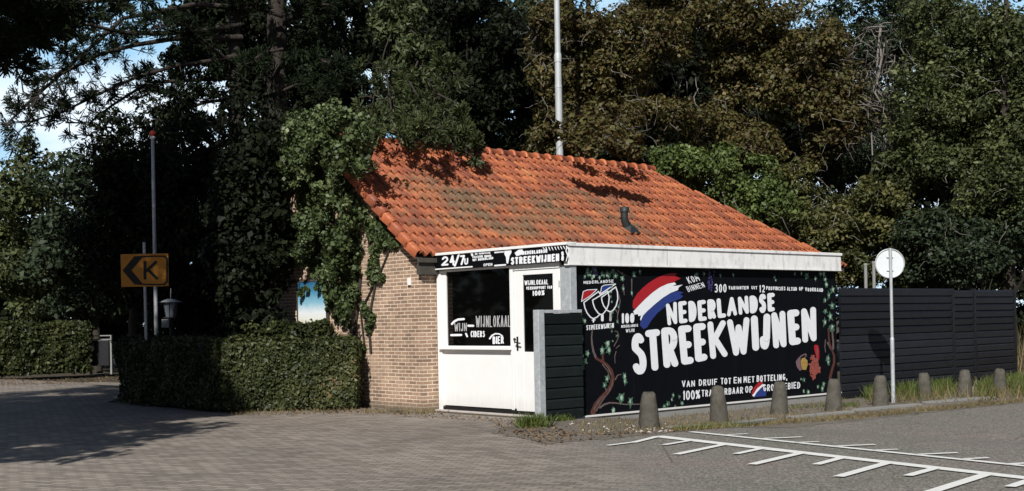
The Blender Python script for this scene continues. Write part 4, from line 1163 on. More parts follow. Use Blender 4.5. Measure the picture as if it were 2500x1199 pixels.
# ------------------------------------------------------------------ board fence right of the shop
FN = thing('board_fence', 'long anthracite horizontal board fence running right from the painted shop wall', 'fence', tuple(to_world(7.50, YM, 0)), ANG)
spans = [(0.04, 4.22, 2.00, 'board_panel'), (4.30, 5.15, 1.965, 'gate_panel'), (5.24, 7.00, 1.975, 'board_panel')]
for (a, b, top, nm) in spans:
    mb = MB(); n = 14; ph = (top + .12) / n
    for k in range(n):
        z0 = -.12 + k * ph
        mb.prism([(-.032, z0 + .003), (.012, z0 + .003), (.012, z0 + ph - .004), (-.006, z0 + ph - .004), (-.032, z0 + ph - .042)], 0, a, b)
    mb.box(a + .01, b - .01, .0125, .025, -.12, top - .01)
    mb.build(nm, MAT['slat_dark'], FN)
for a in (4.26, 5.195, 7.05):
    mb = MB(); mb.box(a - .035, a + .035, -.05, .04, -.35, 2.0); mb.build('post', MAT['slat_dark'], FN, .004)
mb = MB(); mb.box(4.32, 5.13, -.02, .03, 1.90, 1.925); mb.build('cap_strip', MAT['galv'], FN)
# two white vent pipes behind the fence
for px, top in ((2114, 643), (2134, 638)):
    v = P(px, 700, 29.5)
    r = thing('vent_stack', ('shorter' if px == 2114 else 'taller') + ' of two thin white pipes rising behind the black fence', 'pipe', (v.x, v.y, 0), 0, 'white pipes behind the fence')
    zt = P(px, top, 29.5).z
    mb = MB(); mb.tube([(0, 0, 0), (0, 0, zt - .05)], .04, 10); mb.build('pipe', MAT['plinth'], r)
    mb = MB(); mb.tube([(0, 0, zt - .06), (0, 0, zt)], .05, 10); mb.build('cap', MAT['plinth'], r)

# ------------------------------------------------------------------ bollards
bol = [((1585, 1045), 957, 'mossy'), ((1757, 1030), 942, ''), ((1903, 1012), 932, ''), ((2035, 1004), 925, ''), ((2150, 991), 917, ''), ((2258, 971), 910, ''), ((2355, 969), 903, ''), ((2440, 963), 900, '')]
blab = ['grey-brown concrete bollard standing alone in front of the painted vine, nearest the shop door', 'concrete bollard in front of the words tracing the first letters of the lower mural line',
        'concrete bollard with two pale spots in front of the painted wall', 'concrete bollard in front of the right end of the painted wall', 'narrow weathered concrete bollard just left of the round sign pole',
        'concrete bollard in green grass just right of the round sign pole', 'concrete bollard in front of the fence gate, grass at its foot', 'rightmost dark concrete bollard half sunk in tall dry grass']
blab[1] = 'concrete bollard hiding part of the lower mural text, second from the shop door'
def bollard_mesh(seed):
    rn = random.Random(seed)
    mb = MB()
    prof = [(0.150, -0.06), (0.148, 0.0), (0.140, 0.10), (0.122, 0.28), (0.104, 0.42), (0.092, 0.475), (0.070, 0.497), (0.03, 0.503)]
    n = 18
    vs = []
    for r, z in prof:
        for k in range(n):
            rr = r * (1 + rn.uniform(-.06, .045))
            vs.append((rr * math.cos(2 * math.pi * k / n), rr * math.sin(2 * math.pi * k / n), z + rn.uniform(-.014, .010)))
    fs = [(i * n + k, i * n + (k + 1) % n, (i + 1) * n + (k + 1) % n, (i + 1) * n + k) for i in range(len(prof) - 1) for k in range(n)]
    fs.append(tuple(range((len(prof) - 1) * n, len(prof) * n)))
    mb.add(vs, fs, True)
    return mb.mesh('bollard')
for i, ((bx, by), ty, _) in enumerate(bol):
    v = gp(bx, by)
    k = (by - ty) * v.y / FPX / 0.503 * 1.0
    o = link('bollard', bollard_mesh(i), MAT['concrete'])
    o.location = v; o.scale = (min(1.0, k * 1.02), min(1.0, k * 1.02), k)
    o.rotation_euler = (random.Random(i).uniform(-.07, .07), random.Random(i + 9).uniform(-.07, .07), i * 1.3)
    tag(o, blab[i], 'bollard', 'concrete bollards along the verge')

# ------------------------------------------------------------------ round sign seen from behind
v = gp(2181, 984)
RSG = thing('traffic_sign', 'round grey back of a traffic sign on a galvanised pole among the bollards', 'sign', tuple(v))
zc = P(2177, 643, v.y).z - v.z
zt = P(2177, 606, v.y).z - v.z
zs = P(2179, 828, v.y).z - v.z
mb = MB(); mb.tube([(0, 0, -.1), (0, 0, zs)], .036, 12); mb.tube([(0, 0, zs - .01), (0, 0, zs + .03)], [.040, .030], 12); mb.build('sleeve', MAT['galv'], RSG)
mb = MB(); mb.tube([(0, 0, zs), (0, 0, zt)], .027, 12); mb.build('pole', MAT['steel'], RSG)
RD = 0.262
mb = MB()
n = 40
yd = .055
mb.add([(RD * math.cos(2 * math.pi * k / n), yd, zc + RD * math.sin(2 * math.pi * k / n)) for k in range(n)] + [(RD * math.cos(2 * math.pi * k / n), yd + .004, zc + RD * math.sin(2 * math.pi * k / n)) for k in range(n)],
       [tuple(range(n)), tuple(range(n, 2 * n))] + [(k, (k + 1) % n, n + (k + 1) % n, n + k) for k in range(n)])
DSC = mb.build('disc', MAT['sign_back'], RSG)
mb = MB()
ring = [(RD * math.cos(2 * math.pi * k / n), yd - .006, zc + RD * math.sin(2 * math.pi * k / n)) for k in range(n + 1)]
mb.tube(ring, .012, 6, False); mb.build('rim', MAT['steel'], DSC)
mb = MB()
for dz in (-.12, .12): mb.box(-.06, .06, .030, yd - .002, zc + dz - .012, zc + dz + .012)
mb.build('bracket', MAT['sign_back'], RSG)

# ------------------------------------------------------------------ tall mast behind the roof
mv = P(1367, 400, 28.6)
MST = thing('mast', 'tall pale grey mast rising behind the tiled roof', 'mast', (mv.x, mv.y, 0))
mb = MB(); z1 = P(1363, 140, 28.6).z; z2 = P(1365, 212, 28.6).z
mb.tube([(0, 0, 0), (0, 0, z2)], [.090, .083], 16); mb.tube([(0, 0, z2 - .03), (0, 0, z2 + .04)], [.088, .084], 16); mb.tube([(0, 0, z2), (0, 0, z1)], [.080, .076], 16); mb.build('lower_tube', MAT['mast'], MST)
mb = MB(); mb.tube([(0, 0, z1 - .12), (0, 0, z1 + .06), (0, 0, z1 + .10)], [.086, .086, .070], 16); mb.build('collar', MAT['mast'], MST)
mb = MB(); mb.tube([(0, 0, z1), (0, 0, 17)], [.068, .055], 16); mb.build('upper_tube', MAT['mast'], MST)

# ------------------------------------------------------------------ flag pole with red ball
fv = P(382, 830, 25.5)
FP = thing('flagpole', 'slim grey flagpole with a red ball on top standing behind the shaded hedge', 'flagpole', (fv.x, fv.y, 0))
zt = P(373, 338, 25.5).z
mb = MB(); mb.tube([(0, 0, 0), (0, 0, zt)], [.045, .034], 12); mb.build('pole', MAT['steel'], FP)
mb = MB(); mb.lathe([(.02, zt - .03), (.055, zt), (.062, zt + .02), (.04, zt + .05)], 12); mb.build('collar', MAT['white'], FP)
mb = MB(); mb.lathe([(.01, zt + .035)] + [(.068 * math.sin(a), zt + .10 - .068 * math.cos(a)) for a in [math.pi * k / 8 for k in range(1, 8)]] + [(.004, zt + .168)], 14); mb.build('finial', MAT['ball_red'], FP)

# ------------------------------------------------------------------ yellow K sign
kv = gp(361, 988)
KS = thing('route_sign', 'yellow rectangular sign with black arrow and letter K on a thin pole by the hedge', 'sign', tuple(kv))
KY = kv.y
zk0, zk1 = P(355, 700, KY).z - kv.z, P(355, 620, KY).z - kv.z
xk0, xk1 = P(297, 660, KY).x - kv.x, P(413, 660, KY).x - kv.x
zpt = P(352, 592, KY).z - kv.z
xp = P(353, 720, KY).x - kv.x
mb = MB(); mb.tube([(0, 0, -.1), (xp * .2, 0, .4), (xp * .5, 0, zk0), (xp * .5, 0, zpt)], .028, 10); mb.build('pole', MAT['steel'], KS)
PLX = 0
mb = MB(); mb.box(xk0, xk1, -.050, -.032, zk0, zk1); KPL = mb.build('plate', MAT['sign_yellow'], KS, .006)
ksig = lambda px, py, lay: (P(px, py, KY).x - kv.x, -.050 - lay, P(px, py, KY).z - kv.z)
K1 = lambda q: [(a / 2.398, 550 + b / 2.398) for a, b in q]
pt = Paint(ksig)
pt.poly(K1([(722, 265), (792, 182), (845, 182), (775, 265), (845, 348), (792, 348)]))
pt.stroke(K1([(815, 186), (905, 182), (970, 182)]), 1.9); pt.stroke(K1([(970, 184), (983, 196), (983, 330), (968, 344)]), 2.2); pt.stroke(K1([(815, 345), (905, 348), (970, 347)]), 1.9)
pt.glyph('K', K1([(845, 208), (925, 208), (932, 320), (845, 320)]), 3.6)
pt.build('print', MAT['sign_black'], KPL)
mb = MB()
for zz in (zk0 + .15, zk1 - .15): mb.box(xp * .5 - .06, xp * .5 + .06, -.031, .03, zz - .02, zz + .02)
mb.build('clamp', MAT['steel'], KS)

# ------------------------------------------------------------------ garden lantern behind the hedge
lv_ = P(417, 760, 25.8)
LN = thing('garden_lantern', 'square lantern with a flat grey cap and pale panes above the dark hedge', 'lantern', (lv_.x, lv_.y, 0))
z0, z1 = P(417, 774, 25.8).z, P(417, 738, 25.8).z
mb = MB(); mb.tube([(0, 0, 0), (0, 0, z0)], .03, 8); mb.build('post', MAT['black_trim'], LN)
mb = MB(); mb.prism([(-.08, z0), (.08, z0), (.125, z1 - .015), (-.125, z1 - .015)], 1, -.1, .1); mb.build('pane', MAT['lamp_pane'], LN)
mb = MB(); mb.add([(-.22, -.18, z1), (.22, -.18, z1), (.22, .18, z1), (-.22, .18, z1), (-.06, -.06, z1 + .07), (.06, -.06, z1 + .07), (.06, .06, z1 + .07), (-.06, .06, z1 + .07)], [(3, 2, 1, 0), (0, 1, 5, 4), (1, 2, 6, 5), (2, 3, 7, 6), (3, 0, 4, 7), (4, 5, 6, 7)])
mb.tube([(0, 0, z1 + .06), (.01, 0, z1 + .30)], .008, 6); mb.build('cap', MAT['steel'], LN)
mb = MB()
for sx in (-1, 0, 1): mb.tube([(sx * .082, -.108, z0), (sx * .125, -.108, z1 - .01)], .008, 6)
mb.box(-.13, .13, -.11, .11, z0 - .025, z0 - .001); mb.build('frame', MAT['black_trim'], LN)
zb = P(402, 790, 25.6).z
bx_ = P(402, 790, 25.6).x - lv_.x
mb = MB(); mb.box(bx_ - .08, bx_ + .08, -.16, -.06, zb - .09, zb + .09); mb.build('meter_box', MAT['lamp_pane'], LN, .01)

# ------------------------------------------------------------------ litter bin by the far hedge
nv = gp(248, 920)
NB = thing('litter_bin', 'dark litter bin in a pale steel frame beside the far left hedge', 'bin', (nv.x, nv.y, 0))
kb = nv.y / FPX
wl, wr = -25 * kb, 25 * kb
hh = 92 * kb
mb = MB(); mb.box(wl - .03, wl + .03, -.06, .06, -.05, hh); mb.build('post', MAT['plinth'], NB, .005)
mb = MB(); mb.box(wr - .03, wr + .03, -.06, .06, -.05, hh * .85); mb.build('post', MAT['plinth'], NB, .005)
mb = MB(); mb.box(wl + .032, wr + .03, -.07, .07, hh - .035, hh); mb.box(wl + .032, wr + .03, -.07, .07, hh - .16, hh - .125); mb.box(wr - .01, wr + .03, -.069, .069, hh - .124, hh - .036); mb.build('slot_frame', MAT['plinth'], NB, .004)
mb = MB(); mb.box(wl + .04, wr - .04, -.16, .16, .24, hh - .17); mb.build('bin_body', MAT['slat_dark'], NB, .01)
mb = MB(); mb.poly = None
zb = hh - .42
mb.add([(wl + .10 + .075 * math.cos(a) * (1 if math.sin(a) < .3 else .6), -.163, zb + .10 * math.sin(a) * (1.5 if math.sin(a) > 0 else 1)) for a in [2 * math.pi * k / 12 for k in range(12)]], [tuple(range(12))])
mb.build('emblem', MAT['letter'], NB)

# ------------------------------------------------------------------ painted board on the ivy gable
y0_, zb0 = on_x(798, 790, -.06); y1_, zb1 = on_x(728, 690, -.06)
BRD = thing('painted_board', 'blue and white painted board on the brick gable half hidden by ivy', 'board', tuple(to_world(-.06, (y0_ + y1_) / 2, 0)), ANG)
hw = (y1_ - y0_) / 2
m, t, b = nodes('sky_painting_shaded_top')
o_ = N(t, 'ShaderNodeTexCoord').outputs['Object']
sp = N(t, 'ShaderNodeSeparateXYZ'); t.links.new(o_, sp.inputs[0])
nz = noise(t, 5, 5, 0.6, o_)
h_ = N(t, 'ShaderNodeMath', operation='MULTIPLY_ADD'); h_.inputs[1].default_value = 0.18; t.links.new(nz.outputs['Fac'], h_.inputs[0]); t.links.new(sp.outputs['Z'], h_.inputs[2])
mr = N(t, 'ShaderNodeMapRange'); mr.inputs['From Min'].default_value = zb0 + .09; mr.inputs['From Max'].default_value = zb1 + .09
t.links.new(h_.outputs[0], mr.inputs['Value'])
rp = ramp(t, [(0.0, (0.60, 0.58, 0.36)), (0.12, (0.75, 0.76, 0.70)), (0.26, (0.75, 0.80, 0.82)), (0.5, (0.24, 0.48, 0.62)), (0.75, (0.07, 0.25, 0.40)), (1.0, (0.02, 0.10, 0.20))])  # picture colours, with the shade over its top painted in as dark blue
t.links.new(mr.outputs[0], rp.inputs['Fac']); t.links.new(rp.outputs['Color'], b.inputs['Base Color'])
mb = MB(); mb.box(-.012, .012, -hw, hw, zb0, zb1); mb.build('picture', m, BRD)
mb = MB(); mb.box(-.02, .02, -hw - .04, -hw - .001, zb0 - .03, zb1); mb.box(-.02, .02, hw + .001, hw + .04, zb0 - .03, zb1); mb.box(-.02, .02, -hw - .04, hw + .04, zb1 + .001, zb1 + .04); mb.build('frame', MAT['wood_grey'], BRD)

#@@PLANTS
# ------------------------------------------------------------------ hedges
def hedge(name, label, seed, corners, depth, height, leafkey, size, dens, z0=0.0, group=None):
    """front edge runs along the corner list; the hedge body lies behind it."""
    rng = np.random.default_rng(seed)
    root = thing(name, label, 'hedge', (corners[0][0], corners[0][1], 0), 0, group)
    off = np.array([corners[0][0], corners[0][1], 0.0])
    P_, Nn = [], []
    core = MB()
    for (a, b) in zip(corners[:-1], corners[1:]):
        a, b = np.array(a, float), np.array(b, float)
        d = b - a; L = np.linalg.norm(d); d /= L
        back = np.array([-d[1], d[0]])
        if back[1] < 0: back = -back
        def push(n, fx, fy, fz, nr):
            u = rng.uniform(0, 1, n) if fx is None else np.full(n, fx); v = rng.uniform(0, 1, n) if fy is None else np.full(n, fy); w_ = rng.uniform(0.02, 1, n) ** .85 if fz is None else np.full(n, fz)
            wob = 0.05 * np.sin(u * L * 3.1 + w_ * 4 + seed) + 0.035 * np.sin(u * L * 7.3 - w_ * 6) + rng.normal(0, .035, n)
            xy = a[None] + d[None] * (u * L)[:, None] + back[None] * (v * depth)[:, None]
            p = np.concatenate([xy, (z0 + w_ * height)[:, None]], 1) + np.array(nr)[None] * wob[:, None]
            P_.append(p); Nn.append(np.repeat(np.array([nr]), n, 0))
        push(int(L * height * dens), None, 0.0, None, (-back[0], -back[1], 0.25))
        push(int(L * depth * dens), None, None, 1.0, (0, 0, 1))
        push(int(depth * height * dens), 0.0, None, None, (-d[0], -d[1], .2)); push(int(depth * height * dens), 1.0, None, None, (d[0], d[1], .2))
        ns = int(L * 26)                                           # sprigs that escaped the shears
        u = rng.uniform(0, 1, ns); v = rng.uniform(0, 1, ns) ** 2
        xy = a[None] + d[None] * (u * L)[:, None] + back[None] * (v * depth)[:, None]
        for kk in range(5):
            P_.append(np.concatenate([xy + rng.normal(0, .02, (ns, 2)), (z0 + height + .02 + kk * .028 * rng.uniform(.3, 1, ns))[:, None]], 1)); Nn.append(np.repeat(np.array([[-back[0] * .6, -back[1] * .6, .8]]), ns, 0))
        e = 0.07
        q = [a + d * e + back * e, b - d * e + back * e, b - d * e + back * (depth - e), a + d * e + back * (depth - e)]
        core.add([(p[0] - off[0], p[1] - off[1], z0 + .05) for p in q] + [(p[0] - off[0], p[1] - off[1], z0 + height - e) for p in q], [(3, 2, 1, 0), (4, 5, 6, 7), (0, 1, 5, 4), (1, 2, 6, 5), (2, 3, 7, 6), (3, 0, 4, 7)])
    core.build('twigs', MAT['hedge_core'], root)  # solid dark box inside the leaves, closes the view through the hedge
    V = leaf_quads(rng, np.concatenate(P_) - off[None], np.concatenate(Nn), size, 0.6, 0.55)
    link('foliage', quads_mesh('foliage', V), LEAF[leafkey], root)
    return root
h2, h1, h0 = gp(872, 1000), gp(545, 1008), gp(290, 985)
hedge('clipped_hedge', 'clipped green hedge in sun along the left of the brick gable', 21, [(h1.x, h1.y), (h2.x, h2.y)], .85, 1.19, 'hedge', .060, 3700)
hedge('clipped_hedge', 'clipped hedge in deep shade behind the yellow sign pole', 22, [(h0.x, h0.y), (h1.x - .05, h1.y + .04)], .85, 1.19, 'hedge', .060, 3700)
fl_ = gp(-120, 928); fr_ = gp(222, 922)
hedge('clipped_hedge', 'distant leafy hedge at the far left beside the litter bin', 23, [(fl_.x, fl_.y), (fr_.x, fr_.y)], 1.2, 1.62, 'hedge', .13, 900)
# loose shrub between hedge and gable
rng = np.random.default_rng(31)
cl = np.array([list(P(x, y, 22.6 + rng.uniform(-.3, .3))) + [rng.uniform(.18, .28)] for x, y in [(620 + 24 * k + rng.uniform(-8, 8), 812 + rng.uniform(-14, 22)) for k in range(11)] for _ in range(2)])
make_tree('shrub', 'low loose shrub between the clipped hedge and the painted board', 'shrub', 31, base_at(740, 22.6), .03, .9, cl, 'hedge', 170, .085, bark='bark_brown', limbs=10)

# ------------------------------------------------------------------ ivy on the gable
rng = np.random.default_rng(41)
IVY = thing('ivy', 'thick ivy climbing over the brick gable and up to the roof edge', 'ivy', tuple(to_world(-.15, 2.6, 0)))
off = np.array(IVY.location)
poly_main = [(800, 258), (860, 285), (905, 345), (900, 395), (872, 440), (868, 480), (878, 540), (888, 600), (880, 660), (868, 720), (850, 800), (800, 770), (795, 690), (720, 640), (708, 560), (728, 520), (712, 450), (686, 385), (695, 315), (745, 275)]
poly_side = [(885, 500), (930, 545), (975, 595), (972, 622), (940, 660), (920, 720), (915, 770), (900, 830), (882, 855), (872, 830), (885, 760), (895, 690), (905, 610), (890, 560)]
def inside(p, q):
    c = False
    for i in range(len(q)):
        (x1, y1), (x2, y2) = q[i], q[i - 1]
        if (y1 > p[1]) != (y2 > p[1]) and p[0] < (x2 - x1) * (p[1] - y1) / (y2 - y1) + x1: c = not c
    return c
cl = []
def spray(poly, n, d0, d1, r0, r1, thr):
    xs = [p[0] for p in poly]; ys = [p[1] for p in poly]
    k = 0
    while k < n:
        p = (rng.uniform(min(xs), max(xs)), rng.uniform(min(ys), max(ys)))
        if not inside(p, poly): continue
        if math.sin(p[0] * .071 + p[1] * .03) + math.sin(p[1] * .055 - p[0] * .04 + 1.3) < thr: k += .25; continue
        dpt = rng.uniform(d0, d1)
        if p[1] < 420: dpt += .35 * rng.random()
        elif p[0] > 850: dpt *= .4
        y, z = on_x(p[0], p[1], -dpt)
        w = to_world(-dpt, y, z)
        cl.append([w.x, w.y, w.z, rng.uniform(r0, r1)]); k += 1
spray(poly_main, 330, .03, .10, .07, .13, -9)
spray([(725, 672), (800, 668), (812, 700), (806, 800), (786, 790), (788, 735), (770, 712), (748, 728), (728, 715)], 13, .08, .22, .04, .08, -9)
spray(poly_main, 300, .12, .55, .06, .17, -.15)
spray(poly_side, 150, .04, .12, .04, .09, -.2)
for (ax_, ay_, rx_, ry_, nn_) in ((785, 328, 30, 22, 9), (800, 285, 45, 30, 12), (730, 315, 45, 35, 10), (870, 310, 45, 30, 11), (760, 380, 60, 30, 11), (860, 385, 45, 28, 10), (720, 430, 28, 30, 5), (895, 335, 16, 18, 3)):   # sprays that hide the gable's peak
    for k in range(nn_):
        p = (ax_ + rng.normal(0, .5) * rx_, ay_ + rng.normal(0, .5) * ry_); dpt = rng.uniform(.1, .75)
        y, z = on_x(p[0], p[1], -dpt); w = to_world(-dpt, y, z); cl.append([w.x, w.y, w.z, rng.uniform(.08, .19)])
cl = np.array(cl); cl[:, :3] -= off
V = blob_leaves(rng, cl, 50, .074, .25, .85, .95, 1.0)
link('foliage', quads_mesh('foliage', V), LEAF['ivy'], IVY)
mb = MB()
for (pts, r) in (([(905, 860), (900, 780), (915, 700), (905, 620), (895, 560), (885, 500)], .025), ([(860, 850), (872, 760), (880, 680), (870, 600), (850, 520), (830, 430), (815, 350)], .035), ([(890, 850), (880, 760), (930, 660), (950, 610)], .02)):
    q = []
    for p in pts:
        y, z = on_x(p[0], p[1], -.03); q.append(to_world(-.03, y, max(z, .0)) - Vector(off))
    mb.tube(q, [r * (1 - .1 * i) for i in range(len(q))], 6)
mb.build('stem', MAT['bark_brown'], IVY)

# ------------------------------------------------------------------ trees
def rg(s): return np.random.default_rng(s)
TG = 'trees behind the shop'
# far left green trees
for i, (px, py, rx, ry, Y, s, lab, key) in enumerate([(60, 560, 150, 215, 46, 51, 'mid green bushy tree at the far left edge below the open sky', 'green'), (235, 600, 150, 230, 43, 52, 'dark green bushy tree behind the litter bin', 'bluegreen')]):
    cl = crown_px(rg(s), px, py, rx, ry, Y, 2.6, 120, .45, .85, .45)
    make_tree('bushy_tree', lab, 'tree', s, base_at(px, Y), .18, 5, cl, key, 150, .20, TG)
# dark evergreens left of the ivy
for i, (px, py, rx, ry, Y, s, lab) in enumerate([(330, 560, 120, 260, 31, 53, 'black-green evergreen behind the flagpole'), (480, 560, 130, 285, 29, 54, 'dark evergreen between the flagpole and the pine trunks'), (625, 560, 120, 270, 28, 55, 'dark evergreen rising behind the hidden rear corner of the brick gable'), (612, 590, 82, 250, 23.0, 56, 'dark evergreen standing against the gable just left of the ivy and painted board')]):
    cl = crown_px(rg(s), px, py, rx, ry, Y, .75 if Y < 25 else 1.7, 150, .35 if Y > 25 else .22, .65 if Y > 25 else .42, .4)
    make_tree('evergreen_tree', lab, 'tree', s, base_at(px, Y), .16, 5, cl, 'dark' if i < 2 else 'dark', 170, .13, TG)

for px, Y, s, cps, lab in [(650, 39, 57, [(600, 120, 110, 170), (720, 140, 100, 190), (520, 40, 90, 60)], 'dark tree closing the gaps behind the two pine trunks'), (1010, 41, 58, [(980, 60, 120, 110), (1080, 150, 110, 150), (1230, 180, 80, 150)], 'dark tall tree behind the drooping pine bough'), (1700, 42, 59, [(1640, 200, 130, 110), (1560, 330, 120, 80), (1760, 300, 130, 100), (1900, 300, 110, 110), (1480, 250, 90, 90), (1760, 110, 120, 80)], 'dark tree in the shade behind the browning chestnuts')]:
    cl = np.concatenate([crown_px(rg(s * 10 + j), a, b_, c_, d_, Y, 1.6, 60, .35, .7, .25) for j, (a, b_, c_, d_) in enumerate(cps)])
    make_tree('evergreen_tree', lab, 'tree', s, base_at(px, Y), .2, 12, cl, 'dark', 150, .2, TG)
# Scots pines: trunks, long bare limbs, needle tufts at the ends
def pine(label, seed, px, Y, r0, height, limbs, tufts_per, nkey='needle', extra=None, leaf_clumps=None, tlen=.20, sidelen=1.0):
    rng = rg(seed)
    bx, by = base_at(px, Y)
    root = thing('pine_tree', label, 'tree', (bx, by, 0), 0, TG)
    off = np.array([bx, by, 0.0])
    mb = MB()
    path = limb_path(rng, off - [0, 0, .1], off + [rng.uniform(-.4, .4), 0, height], 0, 9, .04)
    mb.tube([Vector(p) - Vector(off) for p in path], [r0 * (1.25 if i == 0 else 1) * (1 - .065 * i) for i in range(9)], 12)
    tp, ta = [], []
    def grow(pts, ra, n_t, sub=True):
        pts = [np.array(p, float) for p in pts]
        mb.tube([Vector(p) - Vector(off) for p in pts], [ra * (1 - .75 * i / (len(pts) - 1)) for i in range(len(pts))], 6)
        seg = [np.linalg.norm(pts[i + 1] - pts[i]) for i in range(len(pts) - 1)]; tot = sum(seg)
        if sub:
            for _ in range(n_t):
                t_ = rng.uniform(.2, 1) ** .8 * tot
                i = 0
                while i < len(seg) - 1 and t_ > seg[i]: t_ -= seg[i]; i += 1
                p = pts[i] + (pts[i + 1] - pts[i]) * min(1, t_ / seg[i])
                d = rng.normal(0, 1, 3); d[2] = d[2] * .5 + .15
                dv = (pts[i + 1] - pts[i]) / seg[i]
                d = d / np.linalg.norm(d) + dv * .7; d /= np.linalg.norm(d)
                L = sidelen * rng.uniform(.25, .9) * min(1.0, .35 + tot * .12)
                q = p + d * L + np.array([0, 0, -.1 * L])
                mb.tube([Vector(p) - Vector(off), Vector((p + q) / 2 + rng.normal(0, .04, 3)) - Vector(off), Vector(q) - Vector(off)], [.016, .011, .006], 4, False)
                for k in range(int(rng.integers(2, 5))):
                    f_ = rng.uniform(.55, 1.05)
                    tp.append(p + (q - p) * f_ + rng.normal(0, .05, 3)); ta.append(d + np.array([0, 0, .35]))
    for lb in limbs:
        grow(lb[0], lb[1], lb[2])
    tp_, ta_ = np.array(tp), np.array(ta)
    mb.build('trunk', MAT['bark'], root)
    V = needle_quads(rng, tp_ - off[None], ta_, tufts_per, tlen, .022, .75)
    if leaf_clumps is not None:
        c2 = leaf_clumps.copy(); c2[:, :3] -= off
        V = np.concatenate([V, blob_leaves(rng, c2, 120, .15, .4, .35, .9)])
    link('crown', quads_mesh('crown', V), LEAF[nkey], root)
    return root
def pxpath(pts, Y0, Y1):
    n = len(pts) - 1
    return [tuple(P(x, y, Y0 + (Y1 - Y0) * i / n)) for i, (x, y) in enumerate(pts)]
rngp = rg(60)
LA = []
for pts, r, n, y1 in [
    ([(585, 60), (500, 75), (400, 82), (300, 80), (215, 60), (150, 70)], .10, 46, 29),
    ([(590, 92), (500, 92), (420, 95), (330, 110), (250, 130), (150, 180), (70, 250), (15, 305)], .09, 70, 28),
    ([(585, 135), (510, 150), (430, 160), (330, 190), (240, 230), (150, 275), (60, 300)], .075, 60, 29),
    ([(585, 190), (480, 195), (400, 200), (340, 215), (270, 260), (220, 300), (160, 300)], .065, 55, 30),
    ([(580, 240), (500, 250), (430, 275), (360, 300), (300, 330), (230, 370)], .055, 45, 30),
    ([(585, 20), (480, 10), (380, 30), (300, 45), (240, 100), (170, 160), (110, 200), (80, 260)], .08, 60, 28),
    ([(575, 160), (520, 120), (450, 60), (400, 40), (380, 70)], .05, 40, 30),
    ([(595, 30), (540, -30), (440, -60), (320, -70)], .08, 30, 30),
    ([(595, 40), (640, -10), (700, -60)], .06, 25, 32),
    ([(575, 215), (520, 240), (470, 215), (420, 235)], .04, 40, 31),
    ([(580, 270), (520, 300), (460, 290), (400, 320)], .04, 40, 31)]:
    LA.append((pxpath(pts, 33, y1), r, int(n * .72)))
cl = np.concatenate([crown_px(rg(61), 470, 150, 105, 120, 33, 1.2, 42, .22, .42, .2), crown_px(rg(66), 440, 300, 100, 60, 33, 1.0, 26, .2, .4, .2)])
pine('tall pine with long bare limbs reaching left across the sky', 61, 592, 33, .24, 15, LA, 16, leaf_clumps=cl)
LB = []
for pts, r, n in [([(690, 60), (740, 20), (800, 10)], .06, 30), ([(690, 120), (640, 130), (600, 160)], .05, 25), ([(690, 40), (620, 20), (560, -10)], .06, 30), ([(700, 160), (760, 140), (820, 160), (860, 200)], .06, 45), ([(695, 220), (740, 200), (790, 230)], .05, 35), ([(690, 20), (700, -80), (760, -120)], .08, 30)]:
    LB.append((pxpath(pts, 33.5, 32.5), r, n))
cl = np.concatenate([crown_px(rg(62), 770, 120, 60, 150, 34, 1.2, 34, .25, .45, .2)])
pine('thick ivy-clad pine trunk standing right of the bare-limbed pine', 62, 692, 34, .40, 16, LB, 16, leaf_clumps=cl)
# near left pine, mostly outside the frame: its lowest limbs hang into the top left corner and it shades the yard
LN_ = []
rngn = rg(63)
nb = np.array([-11.6, 13.0, 0.0])
for k in range(64):
    z = rngn.uniform(6.0, 19); a = rngn.uniform(0, 2 * math.pi); L = (4.2 if z < 14 else 4.2 * (20.5 - z) / 6.5 + .6) * rngn.uniform(.65, 1.05)
    p0 = nb + [0, 0, z]; p1 = p0 + [math.cos(a) * L, math.sin(a) * L, rngn.uniform(-.8, .5)]
    LN_.append((limb_path(rngn, p0, p1, -.05, 6, .12), .06, 9))
for pts, y0, y1 in [([(-250, -60), (-100, -20), (0, 10), (90, 30), (170, 50), (235, 40)], 16, 19), ([(-200, 30), (-60, 50), (20, 90), (80, 105), (120, 85)], 16, 18.5), ([(-200, -120), (0, -60), (110, -10), (200, 5), (290, 0), (350, -5)], 16, 20), ([(-150, 60), (-40, 95), (20, 130), (10, 165)], 17, 18), ([(-100, -60), (20, -20), (60, 40), (120, 60)], 17, 19)]:
    LN_.append((pxpath(pts, y0, y1), .05, 60))
